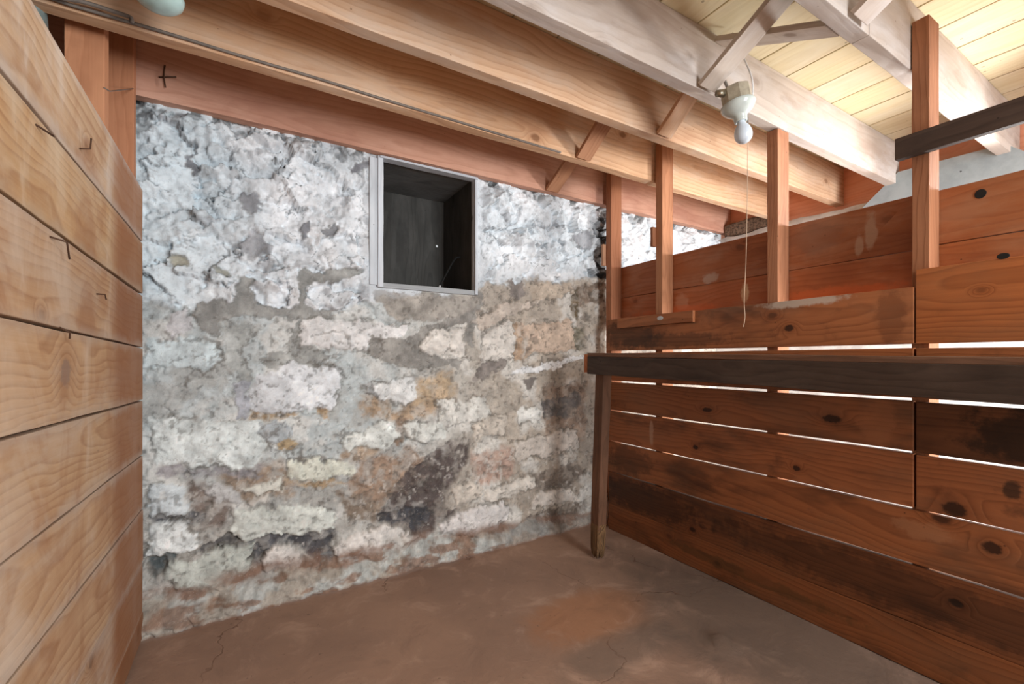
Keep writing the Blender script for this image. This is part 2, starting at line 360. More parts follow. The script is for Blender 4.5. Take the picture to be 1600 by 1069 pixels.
# patches of the stone wall: kind, colour, height, edge softness, outline in wall metres (x, z)
STONES = [
    ('stain', (168, 140, 108), -0.004, 0.02, [(0.48,0.87), (0.58,0.88), (0.64,0.80), (0.88,0.92), (0.95,0.85), (0.84,0.76), (0.70,0.73), (0.51,0.76), (0.47,0.81)]),
    ('stain', (178, 152, 116), -0.002, 0.02, [(0.74,0.96), (0.93,0.97), (0.97,0.85), (0.84,0.79), (0.74,0.84)]),
    ('stain', (150, 128, 106), -0.006, 0.02, [(-0.10,0.58), (0.13,0.60), (0.18,0.48), (0.15,0.43), (-0.02,0.43), (-0.09,0.52)]),
    ('stain', (150, 122, 98), -0.006, 0.022, [(0.45,0.56), (0.70,0.60), (0.84,0.47), (0.70,0.37), (0.45,0.35), (0.40,0.45)]),
    ('stain', (166, 134, 116), -0.003, 0.02, [(1.06,0.56), (1.31,0.54), (1.31,0.39), (1.10,0.36), (1.05,0.46)]),
    ('stain', (170, 146, 120), -0.003, 0.016, [(0.40,0.66), (0.58,0.63), (0.51,0.57), (0.37,0.57)]),
    ('stain', (118, 102, 92), -0.008, 0.018, [(-0.22,0.57), (-0.10,0.52), (-0.07,0.36), (-0.15,0.35), (-0.21,0.46)]),
    ('stain', (170, 138, 106), -0.003, 0.01, [(1.32,1.26), (1.39,1.26), (1.40,1.05), (1.33,1.05)]),
    ('stain', (136, 112, 90), -0.006, 0.006, [(0.64,0.75), (0.69,0.75), (0.67,0.63), (0.63,0.64)]),
    ('stain', (130, 112, 94), -0.006, 0.016, [(0.34,0.43), (0.58,0.36), (0.55,0.26), (0.40,0.28)]),
    ('stain', (124, 104, 86), -0.004, 0.012, [(1.73,1.52), (2.02,1.56), (2.02,1.43), (1.78,1.40)]),
    ('stain', (120, 112, 92), -0.004, 0.01, [(1.72,1.25), (1.84,1.25), (1.86,1.12), (1.74,1.11)]),
    ('stain', (150, 126, 106), -0.004, 0.018, [(1.53,0.90), (1.86,0.89), (1.86,0.53), (1.53,0.56)]),
    ('stain', (170, 140, 98), -0.002, 0.006, [(0.28,0.84), (0.34,0.83), (0.31,0.77), (0.27,0.79)]),
    ('stain', (176, 146, 104), -0.002, 0.006, [(0.02,0.84), (0.13,0.83), (0.20,0.80), (0.10,0.79), (0.01,0.80)]),
    ('stain', (164, 136, 96), -0.002, 0.008, [(0.15,0.51), (0.34,0.48), (0.40,0.45), (0.23,0.46)]),
    ('stain', (140, 136, 140), -0.004, 0.008, [(-0.32,0.62), (0.05,0.59), (0.03,0.55), (-0.30,0.58)]),
    ('dark', (92, 92, 95), -0.014, 0.006, [(-0.34,0.43), (-0.15,0.41), (-0.14,0.37), (-0.30,0.38)]),
    ('dark', (78, 76, 76), -0.016, 0.006, [(-0.19,0.29), (-0.04,0.33), (-0.03,0.27), (-0.13,0.24)]),
    ('dark', (76, 75, 78), -0.018, 0.006, [(-0.02,0.27), (0.03,0.28), (0.28,0.26), (0.34,0.26), (0.34,0.10), (0.30,0.07), (0.26,0.14), (0.15,0.23), (0.10,0.18), (0.03,0.14), (0.01,0.20)]),
    ('dark', (76, 82, 84), -0.016, 0.007, [(-0.33,0.27), (-0.25,0.28), (-0.26,0.21), (-0.32,0.18)]),
    ('dark', (84, 76, 74), -0.016, 0.014, [(0.58,0.33), (0.70,0.47), (0.91,0.61), (1.05,0.60), (1.03,0.50), (0.91,0.34), (0.88,0.28), (0.99,0.23), (0.84,0.18), (0.81,0.09), (0.74,0.14), (0.70,0.23), (0.55,0.26)]),
    ('dark', (70, 70, 74), -0.01, 0.012, [(0.55,0.29), (0.77,0.30), (0.84,0.25), (0.77,0.16), (0.70,0.22), (0.56,0.24)]),
    ('dark', (112, 102, 94), -0.012, 0.014, [(1.31,0.34), (1.73,0.41), (1.86,0.32), (1.78,0.25), (1.44,0.25)]),
    ('dark', (100, 90, 82), -0.012, 0.012, [(1.40,0.11), (1.86,0.16), (1.84,0.08), (1.49,0.04)]),
    ('dark', (58, 58, 60), -0.012, 0.012, [(1.94,1.95), (2.07,2.04), (2.07,1.56), (1.94,1.59)]),  # shade beside the end stud, put into the wall colour
    ('dark', (92, 97, 100), -0.01, 0.006, [(-0.38,2.02), (-0.30,2.04), (-0.32,1.96), (-0.37,1.90)]),
    ('dark', (96, 84, 66), -0.008, 0.006, [(1.75,1.49), (1.81,1.51), (1.81,1.30), (1.76,1.30)]),
    ('dark', (110, 104, 100), -0.01, 0.01, [(0.61,0.24), (0.70,0.23), (0.74,0.11), (0.70,0.11)]),
    ('dark', (104, 100, 98), -0.008, 0.008, [(1.51,0.81), (1.78,0.85), (1.84,0.76), (1.68,0.68), (1.53,0.72)]),
    ('mortar', (142, 143, 141), -0.004, 0.004, [(-0.20,1.29), (-0.13,1.31), (-0.07,1.30), (-0.02,1.40), (0.02,1.39), (0.03,1.32), (0.08,1.29), (0.15,1.28), (0.19,1.30), (0.20,1.45), (0.40,1.48), (0.50,1.48), (0.45,1.44), (0.28,1.41), (0.23,1.38), (0.22,1.30), (0.34,1.28), (0.31,1.25), (0.19,1.23), (0.05,1.24), (-0.05,1.24), (-0.09,1.20), (-0.10,1.14), (-0.17,1.16), (-0.20,1.22)]),
    ('mortar', (150, 152, 150), -0.004, 0.004, [(0.17,1.21), (0.20,1.23), (0.20,1.10), (0.34,1.06), (0.28,1.01), (0.13,1.02), (0.04,1.03), (0.03,1.06), (0.15,1.08)]),
    ('mortar', (160, 164, 163), -0.004, 0.004, [(-0.09,1.19), (-0.02,1.21), (0.03,1.18), (-0.02,1.12), (-0.04,1.05), (0.01,0.97), (-0.04,0.95), (-0.08,1.05)]),
    ('mortar', (140, 138, 134), -0.004, 0.004, [(0.51,1.15), (0.58,1.17), (0.70,1.15), (0.77,1.22), (0.88,1.24), (0.99,1.33), (1.08,1.43), (1.12,1.41), (1.08,1.30), (1.06,1.13), (1.03,1.13), (1.02,1.27), (0.91,1.21), (0.81,1.07), (0.91,1.04), (1.01,1.05), (0.99,0.99), (0.70,1.02), (0.58,1.04), (0.51,1.07)]),
    ('mortar', (126, 120, 116), -0.006, 0.004, [(1.05,0.94), (1.12,1.06), (1.25,1.08), (1.27,1.03), (1.19,0.98), (1.14,0.94), (1.06,0.92)]),
    ('mortar', (132, 126, 122), -0.005, 0.004, [(1.29,1.50), (1.36,1.51), (1.41,1.44), (1.33,1.40), (1.28,1.44)]),
    ('mortar', (120, 114, 110), -0.005, 0.003, [(1.38,0.92), (1.50,0.95), (1.43,0.85)]),
    ('mortar', (166, 170, 178), 0.002, 0.003, [(-0.04,0.95), (-0.00,0.96), (0.02,0.84), (-0.01,0.80), (-0.04,0.82), (-0.05,0.88)]),
    ('mortar', (165, 172, 176), 0.002, 0.004, [(0.03,0.77), (0.08,0.79), (0.13,0.77), (0.17,0.76), (0.15,0.69), (0.08,0.69), (0.03,0.71)]),
    ('mortar', (160, 162, 162), 0.002, 0.004, [(0.48,0.93), (0.58,0.95), (0.63,0.90), (0.58,0.85), (0.50,0.88)]),
    ('mortar', (150, 146, 140), -0.002, 0.008, [(0.53,1.38), (1.10,1.40), (1.07,1.34), (0.91,1.26), (0.77,1.25), (0.61,1.27), (0.55,1.32)]),
    ('mortar', (136, 139, 144), -0.006, 0.006, [(-0.03,1.73), (0.03,1.77), (0.06,1.72), (0.03,1.66), (-0.01,1.68)]),
    ('mortar', (150, 153, 158), -0.006, 0.008, [(-0.04,1.56), (0.03,1.60), (0.10,1.53), (0.03,1.50), (-0.02,1.50)]),
    ('mortar', (140, 143, 148), -0.006, 0.005, [(1.73,1.83), (1.91,1.89), (1.91,1.77), (1.81,1.74)]),
    ('mortar', (120, 124, 130), -0.008, 0.003, [(-0.21,1.89), (-0.16,1.83), (-0.17,1.81), (-0.20,1.83), (-0.23,1.87)]),
    ('mortar', (150, 148, 136), -0.006, 0.005, [(-0.27,1.46), (-0.20,1.45), (-0.20,1.42), (-0.26,1.42)]),
    ('mortar', (150, 150, 142), -0.006, 0.005, [(-0.12,1.45), (-0.06,1.43), (-0.07,1.41), (-0.11,1.42)]),
    ('mortar', (130, 132, 138), -0.006, 0.004, [(0.23,1.68), (0.26,1.69), (0.25,1.62), (0.22,1.60)]),
    ('mortar', (134, 136, 140), -0.006, 0.004, [(0.30,1.66), (0.35,1.68), (0.34,1.62), (0.31,1.61)]),
    ('mortar', (120, 122, 128), -0.008, 0.004, [(0.41,1.96), (0.50,2.02), (0.51,2.00), (0.43,1.93)]),
    ('stone', (196, 197, 200), 0.012, 0.005, [(-0.28,1.23), (-0.23,1.26), (-0.20,1.21), (-0.20,1.16), (-0.28,1.14)]),
    ('stone', (196, 208, 212), 0.012, 0.005, [(-0.35,1.14), (-0.20,1.13), (-0.11,1.11), (-0.09,1.04), (-0.15,0.99), (-0.20,1.03), (-0.35,1.02)]),
    ('stone', (206, 206, 206), 0.014, 0.004, [(0.20,1.23), (0.28,1.25), (0.48,1.23), (0.70,1.22), (0.66,1.15), (0.51,1.15), (0.50,1.07), (0.34,1.09), (0.20,1.10)]),
    ('stone', (204, 208, 212), 0.016, 0.005, [(0.02,0.99), (0.18,1.03), (0.34,1.01), (0.38,0.94), (0.34,0.83), (0.23,0.81), (0.03,0.82), (0.01,0.89)]),
    ('stone', (201, 208, 208), 0.014, 0.006, [(-0.32,0.81), (0.03,0.79), (0.06,0.67), (0.03,0.60), (-0.32,0.63)]),
    ('stone', (212, 214, 214), 0.01, 0.005, [(0.53,0.93), (0.70,0.97), (0.76,0.86), (0.70,0.83), (0.55,0.86)]),
    ('stone', (202, 206, 203), 0.014, 0.005, [(0.38,0.69), (0.61,0.74), (0.66,0.67), (0.61,0.61), (0.40,0.62)]),
    ('stone', (206, 208, 204), 0.014, 0.005, [(0.67,0.72), (0.88,0.72), (0.90,0.63), (0.70,0.63)]),
    ('stone', (206, 208, 197), 0.014, 0.005, [(0.15,0.59), (0.28,0.60), (0.41,0.56), (0.43,0.50), (0.28,0.49), (0.15,0.52)]),
    ('stone', (200, 200, 192), 0.01, 0.005, [(-0.02,0.51), (0.13,0.53), (0.13,0.46), (0.03,0.45)]),
    ('stone', (197, 201, 196), 0.018, 0.004, [(-0.06,0.42), (0.28,0.39), (0.34,0.34), (0.34,0.27), (0.13,0.27), (-0.05,0.29)]),
    ('stone', (200, 208, 212), 0.016, 0.004, [(-0.34,0.55), (-0.23,0.53), (-0.20,0.46), (-0.22,0.41), (-0.33,0.43)]),
    ('stone', (208, 212, 212), 0.016, 0.004, [(-0.33,0.39), (-0.20,0.38), (-0.17,0.31), (-0.24,0.28), (-0.33,0.28)]),
    ('stone', (176, 180, 174), 0.016, 0.006, [(-0.27,0.24), (-0.13,0.26), (0.01,0.26), (0.02,0.17), (-0.02,0.09), (-0.24,0.12), (-0.28,0.18)]),
    ('stone', (202, 198, 194), 0.02, 0.005, [(0.35,0.20), (0.45,0.23), (0.64,0.22), (0.76,0.15), (0.74,0.11), (0.58,0.08), (0.45,0.09), (0.34,0.10)]),
    ('stone', (200, 196, 194), 0.02, 0.005, [(0.86,0.18), (0.99,0.23), (1.23,0.24), (1.30,0.19), (1.27,0.12), (1.06,0.08), (0.88,0.12)]),
    ('stone', (192, 184, 174), 0.014, 0.006, [(0.93,0.34), (1.06,0.38), (1.13,0.34), (1.08,0.28), (0.97,0.28)]),
    ('stone', (206, 202, 198), 0.014, 0.006, [(0.08,0.22), (0.14,0.23), (0.26,0.10), (0.20,0.10), (0.06,0.13)]),
    ('stone', (190, 182, 174), 0.014, 0.006, [(1.49,0.25), (1.75,0.24), (1.79,0.17), (1.58,0.16), (1.44,0.18)]),
    ('stone', (206, 202, 196), 0.012, 0.005, [(0.74,1.12), (0.88,1.21), (1.01,1.20), (1.02,1.07), (0.81,1.06)]),
    ('stone', (196, 192, 186), 0.01, 0.006, [(1.14,1.20), (1.31,1.28), (1.33,1.06), (1.10,1.05)]),
    ('stone', (182, 182, 182), 0.012, 0.006, [(-0.16,0.51), (-0.09,0.54), (-0.02,0.46), (-0.04,0.43), (-0.13,0.46)]),
    ('stone', (184, 166, 150), 0.012, 0.006, [(1.39,1.26), (1.73,1.30), (1.78,1.12), (1.41,1.06)]),
    ('stone', (200, 199, 194), 0.01, 0.006, [(0.84,0.82), (1.14,0.84), (1.16,0.73), (0.88,0.72)]),
    ('stone', (178, 166, 152), 0.012, 0.005, [(1.44,1.49), (1.75,1.54), (1.78,1.46), (1.49,1.40)]),
    ('stone', (204, 204, 200), 0.008, 0.005, [(1.35,0.76), (1.51,0.75), (1.51,0.67), (1.36,0.68)]),
    ('stone', (186, 178, 168), 0.01, 0.006, [(1.06,0.70), (1.27,0.72), (1.27,0.62), (1.08,0.60)]),
    ('stone', (186, 178, 170), 0.01, 0.006, [(1.31,0.58), (1.78,0.61), (1.81,0.49), (1.35,0.46)]),
    ('stone', (190, 184, 176), 0.012, 0.006, [(1.12,0.33), (1.44,0.35), (1.47,0.28), (1.27,0.25), (1.12,0.27)]),
    ('stone', (168, 150, 122), 0.008, 0.004, [(0.10,0.69), (0.14,0.71), (0.19,0.67), (0.17,0.63), (0.10,0.65)]),
    ('stone', (216, 218, 220), 0.004, 0.004, [(1.31,1.00), (1.58,1.03), (1.88,1.09), (1.86,1.06), (1.58,0.99), (1.31,0.97)]),
    ('stone', (186, 176, 166), 0.01, 0.006, [(1.05,1.27), (1.31,1.39), (1.53,1.41), (1.31,1.30), (1.14,1.22)]),
]
# ------------------------------------------------------------------ the stone wall
def hash2(ix, iy, s):
    n = (ix.astype(np.int64) * 374761393 + iy.astype(np.int64) * 668265263 + s * 1274126177) & 0x7fffffff
    n = ((n ^ (n >> 13)) * 1274126177) & 0x7fffffff
    n = (n ^ (n >> 16)) & 0xffffff
    return n / float(0xffffff)

def vnoise(x, y, s):
    ix, iy = np.floor(x), np.floor(y)
    fx, fy = x - ix, y - iy
    fx = fx * fx * fx * (fx * (fx * 6 - 15) + 10); fy = fy * fy * fy * (fy * (fy * 6 - 15) + 10)
    a = hash2(ix, iy, s); b = hash2(ix + 1, iy, s); c = hash2(ix, iy + 1, s); d = hash2(ix + 1, iy + 1, s)
    return (a * (1 - fx) + b * fx) * (1 - fy) + (c * (1 - fx) + d * fx) * fy

def fbm(x, y, f, oct=5, s=1, g=0.5):
    v = 0; a = 1; t = 0
    for k in range(oct):
        v = v + a * vnoise(x * f + 17.3 * k, y * f - 9.1 * k, s + k); t += a
        a *= g; f *= 2.03
    return v / t

def ridged(x, y, f, oct=4, s=1):
    v = 0; a = 1; t = 0
    for k in range(oct):
        v = v + a * (1 - np.abs(2 * vnoise(x * f + 5.7 * k, y * f + 3.3 * k, s + k) - 1)); t += a
        a *= 0.55; f *= 2.1
    return v / t

def worley(x, y, f, s=1):
    """nearest and second distances and the nearest cell's two random numbers"""
    x = x * f; y = y * f
    ix, iy = np.floor(x), np.floor(y)
    d1 = np.full(x.shape, 9.0); d2 = np.full(x.shape, 9.0); r1 = np.zeros(x.shape); r2 = np.zeros(x.shape); ox = np.zeros(x.shape); oy = np.zeros(x.shape)
    for dx in (-1, 0, 1):
        for dy in (-1, 0, 1):
            cx, cy = ix + dx, iy + dy
            px = cx + hash2(cx, cy, s); py = cy + hash2(cx, cy, s + 7)
            d = np.hypot(px - x, py - y)
            nr = d < d1
            d2 = np.where(nr, d1, np.minimum(d2, d))
            r1 = np.where(nr, hash2(cx, cy, s + 11), r1); r2 = np.where(nr, hash2(cx, cy, s + 13), r2)
            ox = np.where(nr, x - px, ox); oy = np.where(nr, y - py, oy)
            d1 = np.minimum(d1, d)
    return d1, d2, r1, r2, ox / f, oy / f

def sst(a, b, v):
    t = np.clip((v - a) / (b - a), 0, 1)
    return t * t * (3 - 2 * t)

def poly_sd(px, py, poly):
    """signed distance to a polygon, negative inside"""
    d = np.full(px.shape, 1e9); ins = np.zeros(px.shape, bool)
    n = len(poly)
    for i in range(n):
        ax, ay = poly[i]; bx, by = poly[(i + 1) % n]
        ex, ey = bx - ax, by - ay
        wx, wy = px - ax, py - ay
        t = np.clip((wx * ex + wy * ey) / (ex * ex + ey * ey + 1e-12), 0, 1)
        d = np.minimum(d, (wx - ex * t) ** 2 + (wy - ey * t) ** 2)
        if abs(ey) > 1e-9:
            ins ^= ((ay > py) != (by > py)) & (px < ex * (py - ay) / ey + ax)
    return np.where(ins, -1, 1) * np.sqrt(d)

def build_stone_wall():
    x0, x1, z0, z1, st = -0.46, 3.20, 0.0, 2.065, 0.0055
    nx, nz = int((x1 - x0) / st) + 1, int((z1 - z0) / st) + 1
    gx = np.linspace(x0, x1, nx); gz = np.linspace(z0, z1, nz)
    PX, PZ = np.meshgrid(gx, gz)
    # wandering edges
    WX = PX + 0.060 * (fbm(PX, PZ, 11, 3, 3) - .5) + 0.034 * (fbm(PX, PZ, 50, 3, 13) - .5)
    WZ = PZ + 0.060 * (fbm(PX, PZ, 11, 3, 23) - .5) + 0.034 * (fbm(PX, PZ, 50, 3, 33) - .5)
    L = lambda c: np.array(lin(c)[:3])
    def over(col, mask, c):
        c = L(c) if isinstance(c, tuple) else c
        return col * (1 - mask[..., None]) + c * mask[..., None]
    # rubble base: blue white at the left, warmer to the right, browner towards the floor
    tx = sst(0.35, 1.35, PX)[..., None]
    col = L((190, 198, 200)) * (1 - tx) + L((184, 174, 162)) * tx
    low = sst(0.75, 0.25, PZ + 0.2 * (fbm(PX, PZ, 4, 3, 5) - .5))
    col = over(col, low * 0.6, (158, 146, 134))
    big = fbm(PX, PZ, 7, 5, 41)
    col = over(col, sst(0.5, 0.66, big) * 0.6, (222, 221, 217))
    col = over(col, sst(0.46, 0.34, big) * 0.4, (158, 152, 144))
    ht = 0.022 * (fbm(PX, PZ, 7, 6, 51, 0.55) - .5) + 0.012 * (fbm(PX, PZ, 3, 2, 61) - .5)
    rub = fbm(PX, PZ, 34, 5, 71, 0.65)
    ht += 0.010 * (rub - .5)
    # limewash over the top; its right-hand lower edge paints the partition's shadow line
    bx = [-0.5, -0.35, -0.08, 0.33, 0.56, 1.10, 1.14, 2.06, 3.4]
    bz = [1.26, 1.27, 1.25, 1.27, 1.34, 1.43, 1.47, 1.59, 1.55]
    edge = np.interp(PX, bx, bz)
    wd = WZ - edge + 0.05 * (fbm(PX, PZ, 9, 3, 81) - .5)
    white = sst(-0.012, 0.02, wd)
    wtone = fbm(PX, PZ, 6, 4, 91)
    tw = np.clip((wtone - 0.3) / 0.4, 0, 1)[..., None]
    wcol = L((208, 216, 222)) * (1 - tw) + L((234, 238, 242)) * tw
    lb = sst(0.15, -0.35, PX)[..., None] * 0.5
    wcol = wcol * (1 - lb) + L((204, 222, 230)) * lb
    col = col * (1 - white[..., None]) + wcol * white[..., None]
    # lumpy trowelled plaster over rough stone: tilted facets with sharp broken lips
    def facets(f, s, warp, tilt):
        ux = PX + warp * (fbm(PX, PZ, 9, 4, s) - .5) + warp * .35 * (fbm(PX, PZ, 40, 2, s + 3) - .5)
        uz = PZ * 1.25 + warp * (fbm(PX, PZ, 9, 4, s + 5) - .5) + warp * .35 * (fbm(PX, PZ, 40, 2, s + 8) - .5)
        d1, d2, r1, r2, ox, oz = worley(ux, uz, f, s + 9)
        a = r1 * 2 * math.pi
        return (np.cos(a) * ox + np.sin(a) * oz) * tilt * (0.3 + 0.7 * r2), d2 - d1, r1, r2
    h1, e1, r1, r2 = facets(6.5, 101, .14, .60)
    h2, e2, r3, r4 = facets(15.0, 131, .08, .52)
    h3, e3, r5, r6 = facets(40.0, 161, .035, .30)
    relief = h1 + h2 * (0.4 + 0.6 * r2) + h3 * 0.3 * (r4 > .45)
    ht = ht * (1 - white * .85) + white * (relief + 0.010 * (fbm(PX, PZ, 5, 3, 171) - .5))
    ht += (1 - white) * (h2 * 0.45 + h3 * 0.35)
    lip = sst(0.07, 0.015, e1) * sst(0.53, 0.62, fbm(PX, PZ, 11, 3, 141)) * white
    lip2 = sst(0.07, 0.015, e2) * sst(0.60, 0.67, fbm(PX, PZ, 15, 3, 145)) * white
    col = over(col, np.maximum(lip, lip2) * 0.7, (124, 129, 134))
    ht -= 0.006 * lip + 0.003 * lip2
    chip = ((r4 > .93) | ((r2 > .93) & (r4 > .4))).astype(float) * sst(0.03, 0.12, e2) * white * sst(.4, .5, fbm(PX, PZ, 25, 3, 151))
    col = over(col, chip * 0.6, (158, 161, 166))
    ht -= 0.004 * chip
    # broken black edge right under the joist
    topd = sst(0.05, 0.0, (2.045 - PZ) + 0.05 * (fbm(PX, PZ, 26, 4, 161) - .5)) * sst(0.47, 0.56, fbm(PX, PZ, 22, 4, 171))
    col = over(col, topd * 0.8, (74, 74, 72)); ht -= 0.012 * topd
    # named patches
    for kind, c, h, soft, poly in STONES:
        xs = [p[0] for p in poly]; zs = [p[1] for p in poly]
        i0, i1 = np.searchsorted(gx, [min(xs) - .09, max(xs) + .09]); j0, j1 = np.searchsorted(gz, [min(zs) - .09, max(zs) + .09])
        sl = (slice(j0, j1), slice(i0, i1))
        if i1 - i0 < 2 or j1 - j0 < 2: continue
        sd = poly_sd(WX[sl], WZ[sl], poly)
        m = sst(soft, -soft, sd)
        if kind in ('stain', 'dark'):
            m = m * (0.55 + 0.45 * sst(0.35, 0.6, fbm(PX[sl], PZ[sl], 30, 4, 181)))
        cc = np.clip(L(c) * (1.2 if kind in ('stone', 'mortar') else 1.25), 0, .86)
        if kind == 'stain': cc = 0.68 * cc + 0.32 * cc.mean()
        v = (fbm(PX[sl], PZ[sl], 15, 5, 191, 0.6) - .5)[..., None]
        cv = np.clip(cc * (1 + (0.7 if kind == 'stone' else 1.1) * v), 0, 1)
        col[sl] = col[sl] * (1 - m[..., None]) + cv * m[..., None]
        if kind == 'stone':
            dome = sst(0.004, -0.035, sd)
            face = 0.008 * (fbm(PX[sl], PZ[sl], 18, 5, 201, 0.6) - .5) + 0.3 * h2[sl] + 0.35 * h3[sl]
            ht[sl] = ht[sl] * (1 - m) + (h * (0.35 + 0.65 * dome) + face) * m
            rim_ = sst(0.010, 0.0, np.abs(sd - 0.006)) * sst(0.4, 0.6, fbm(PX[sl], PZ[sl], 16, 3, 211))
            col[sl] = over(col[sl], rim_ * 0.7, (104, 98, 90)); ht[sl] -= 0.006 * rim_
        elif kind == 'mortar':
            face = 0.004 * (fbm(PX[sl], PZ[sl], 9, 4, 221, 0.5) - .5)
            ht[sl] = ht[sl] * (1 - m) + (h + face + 0.006) * m
            rim_ = sst(0.005, 0.0, np.abs(sd)) * 0.5
            col[sl] = over(col[sl], rim_ * 0.6, (104, 100, 94))
        else:
            ht[sl] += h * m + 0.012 * m * (fbm(PX[sl], PZ[sl], 40, 3, 231, 0.6) - .5)
    # hairline cracks and mottling over the rubble
    crk = sst(0.84, 0.93, ridged(WX, WZ * 1.4, 7, 3, 401)) * sst(0.46, 0.58, fbm(PX, PZ, 8, 3, 411)) * (1 - white)
    col = over(col, crk * 0.6, (112, 104, 96)); ht -= 0.005 * crk
    mott = fbm(PX, PZ, 22, 6, 421, 0.7) - .5
    col = col * np.clip(1 + (0.85 - .25 * white) * mott, .4, 1.5)[..., None]
    ht += 0.012 * mott * (1 - .5 * white)
    # pits and grit
    pit = sst(0.66, 0.74, fbm(PX, PZ, 46, 3, 241, 0.6))
    col = over(col, pit * 0.5 * (1 - 0.5 * white), (92, 86, 80)); ht -= 0.005 * pit
    pale = sst(0.70, 0.78, fbm(PX, PZ, 38, 3, 251, 0.6)) * sst(1.2, 0.3, PZ)
    col = over(col, pale * 0.5, (216, 212, 206))
    # crumbling mortar fillet along the floor
    zt = 0.125 + 0.03 * (fbm(PX, PZ * 0, 5, 3, 261) - .5) * 2
    zt = zt * np.interp(PX, [-0.4, 1.2, 1.7, 2.0], [1.15, 1.0, 0.55, 0.4])
    f = sst(1.0, 0.25, PZ / zt)
    depth = np.interp(PX, [-0.4, 0.2, 1.0, 1.9, 2.0], [0.10, 0.075, 0.06, 0.035, 0.03])
    ht += depth * f * (0.92 + 0.3 * (fbm(PX, PZ, 14, 4, 271) - .5))
    fc = L((168, 160, 150)) * np.ones(col.shape)
    fc = over(fc, sst(0.45, 0.62, fbm(PX, PZ, 12, 5, 281)) * 0.8, (186, 190, 188))
    fc = over(fc, sst(0.5, 0.64, fbm(PX, PZ * 3, 10, 4, 291)) * 0.8, (134, 104, 86))
    fc = over(fc, sst(0.9, 1.4, PX)* 0.5, (120, 108, 100))
    fm = sst(1.25, 0.8, PZ / zt + 0.4 * (fbm(PX, PZ, 16, 3, 301) - .5))
    col = col * (1 - fm[..., None]) + fc * fm[..., None]
    fr = fbm(PX, PZ * 1.5, 16, 5, 431, .62) - .5
    ht += fm * 0.028 * fr
    col = col * np.clip(1 + 1.2 * fm * (fbm(PX, PZ, 30, 5, 441, .7) - .5), .4, 1.5)[..., None]
    band = np.exp(-((PZ / zt - 0.95) / 0.22) ** 2) * sst(0.4, 0.55, fbm(PX, PZ * 2, 9, 4, 311))
    col = over(col, band * 0.6, (128, 96, 80))
    foot = sst(0.012, 0.0, PZ) * 0.6
    col = over(col, foot, (130, 92, 72))
    # flat plaster round the window opening
    wx = np.maximum(np.maximum(0.515 - PX, PX - 1.10), 0); wz_ = np.maximum(1.38 - PZ, 0)
    near = sst(0.06, 0.0, np.hypot(wx, wz_))
    ht = ht * (1 - near) + (-0.004 + 0.004 * (rub - .5)) * near
    plast = near * sst(0.35, 0.55, fbm(PX, PZ, 14, 3, 321) + 0.1)
    col = over(col, plast * 0.5 * white, (198, 204, 210))
    yb = 2.21 - ht
    yb = np.where(PZ > 2.03, np.maximum(yb, 2.196), yb)
    # mesh
    verts = np.stack([PX, yb, PZ], -1).reshape(-1, 3)
    idx = np.arange(nx * nz).reshape(nz, nx)
    a, b, c, d = idx[:-1, :-1], idx[:-1, 1:], idx[1:, 1:], idx[1:, :-1]
    cxm = (PX[:-1, :-1] + PX[1:, 1:]) / 2; czm = (PZ[:-1, :-1] + PZ[1:, 1:]) / 2
    keep = ~((cxm > 0.566) & (cxm < 1.066) & (czm > 1.427))
    quads = np.stack([a[keep], b[keep], c[keep], d[keep]], -1)
    me = bpy.data.meshes.new('wall_back')
    nv, nf = len(verts), len(quads)
    me.vertices.add(nv); me.vertices.foreach_set('co', verts.astype(np.float32).ravel())
    me.loops.add(nf * 4); me.loops.foreach_set('vertex_index', quads.astype(np.int32).ravel())
    me.polygons.add(nf)
    me.polygons.foreach_set('loop_start', (np.arange(nf) * 4).astype(np.int32))
    me.polygons.foreach_set('loop_total', np.full(nf, 4, np.int32))
    me.polygons.foreach_set('use_smooth', np.ones(nf, bool))
    me.update(calc_edges=True); me.validate()
    at = me.color_attributes.new('masonry', 'FLOAT_COLOR', 'POINT')
    rgba = np.concatenate([np.clip(col, 0, 1), np.ones(col.shape[:2] + (1,))], -1).reshape(-1, 4)
    at.data.foreach_set('color', rgba.astype(np.float32).ravel())
    o = bpy.data.objects.new('wall_back', me); COL.objects.link(o)
    g = NT('stone_masonry')
    tc = g.n('ShaderNodeTexCoord').outputs['Object']
    ca = g.n('ShaderNodeVertexColor'); ca.layer_name = 'masonry'
    n1 = g.noise(tc, 48, 7, 0.75, 0.8); n2 = g.noise(tc, 130, 4, 0.7)
    c1 = g.mix(g.math('MULTIPLY', g.step(n1, 0.54, 0.70), 0.42), ca.outputs[0], lin((112, 106, 100)))
    c1 = g.mix(g.math('MULTIPLY', g.step(n2, 0.58, 0.72), 0.25), c1, lin((232, 230, 226)))
    g.l(c1, g.b.inputs['Base Color'])
    g.b.inputs['Roughness'].default_value = 0.95
    g.b.inputs['Specular IOR Level'].default_value = 0.1
    g.bump(g.math('ADD', g.math('MULTIPLY', n1, 0.8), g.math('MULTIPLY', n2, 0.5)), 0.8, 0.006)
    me.materials.append(g.m)
    tag(o, 'rough limewashed stone foundation wall with grey mortar and brown stains', 'wall', kind='structure')
    return o
build_stone_wall()

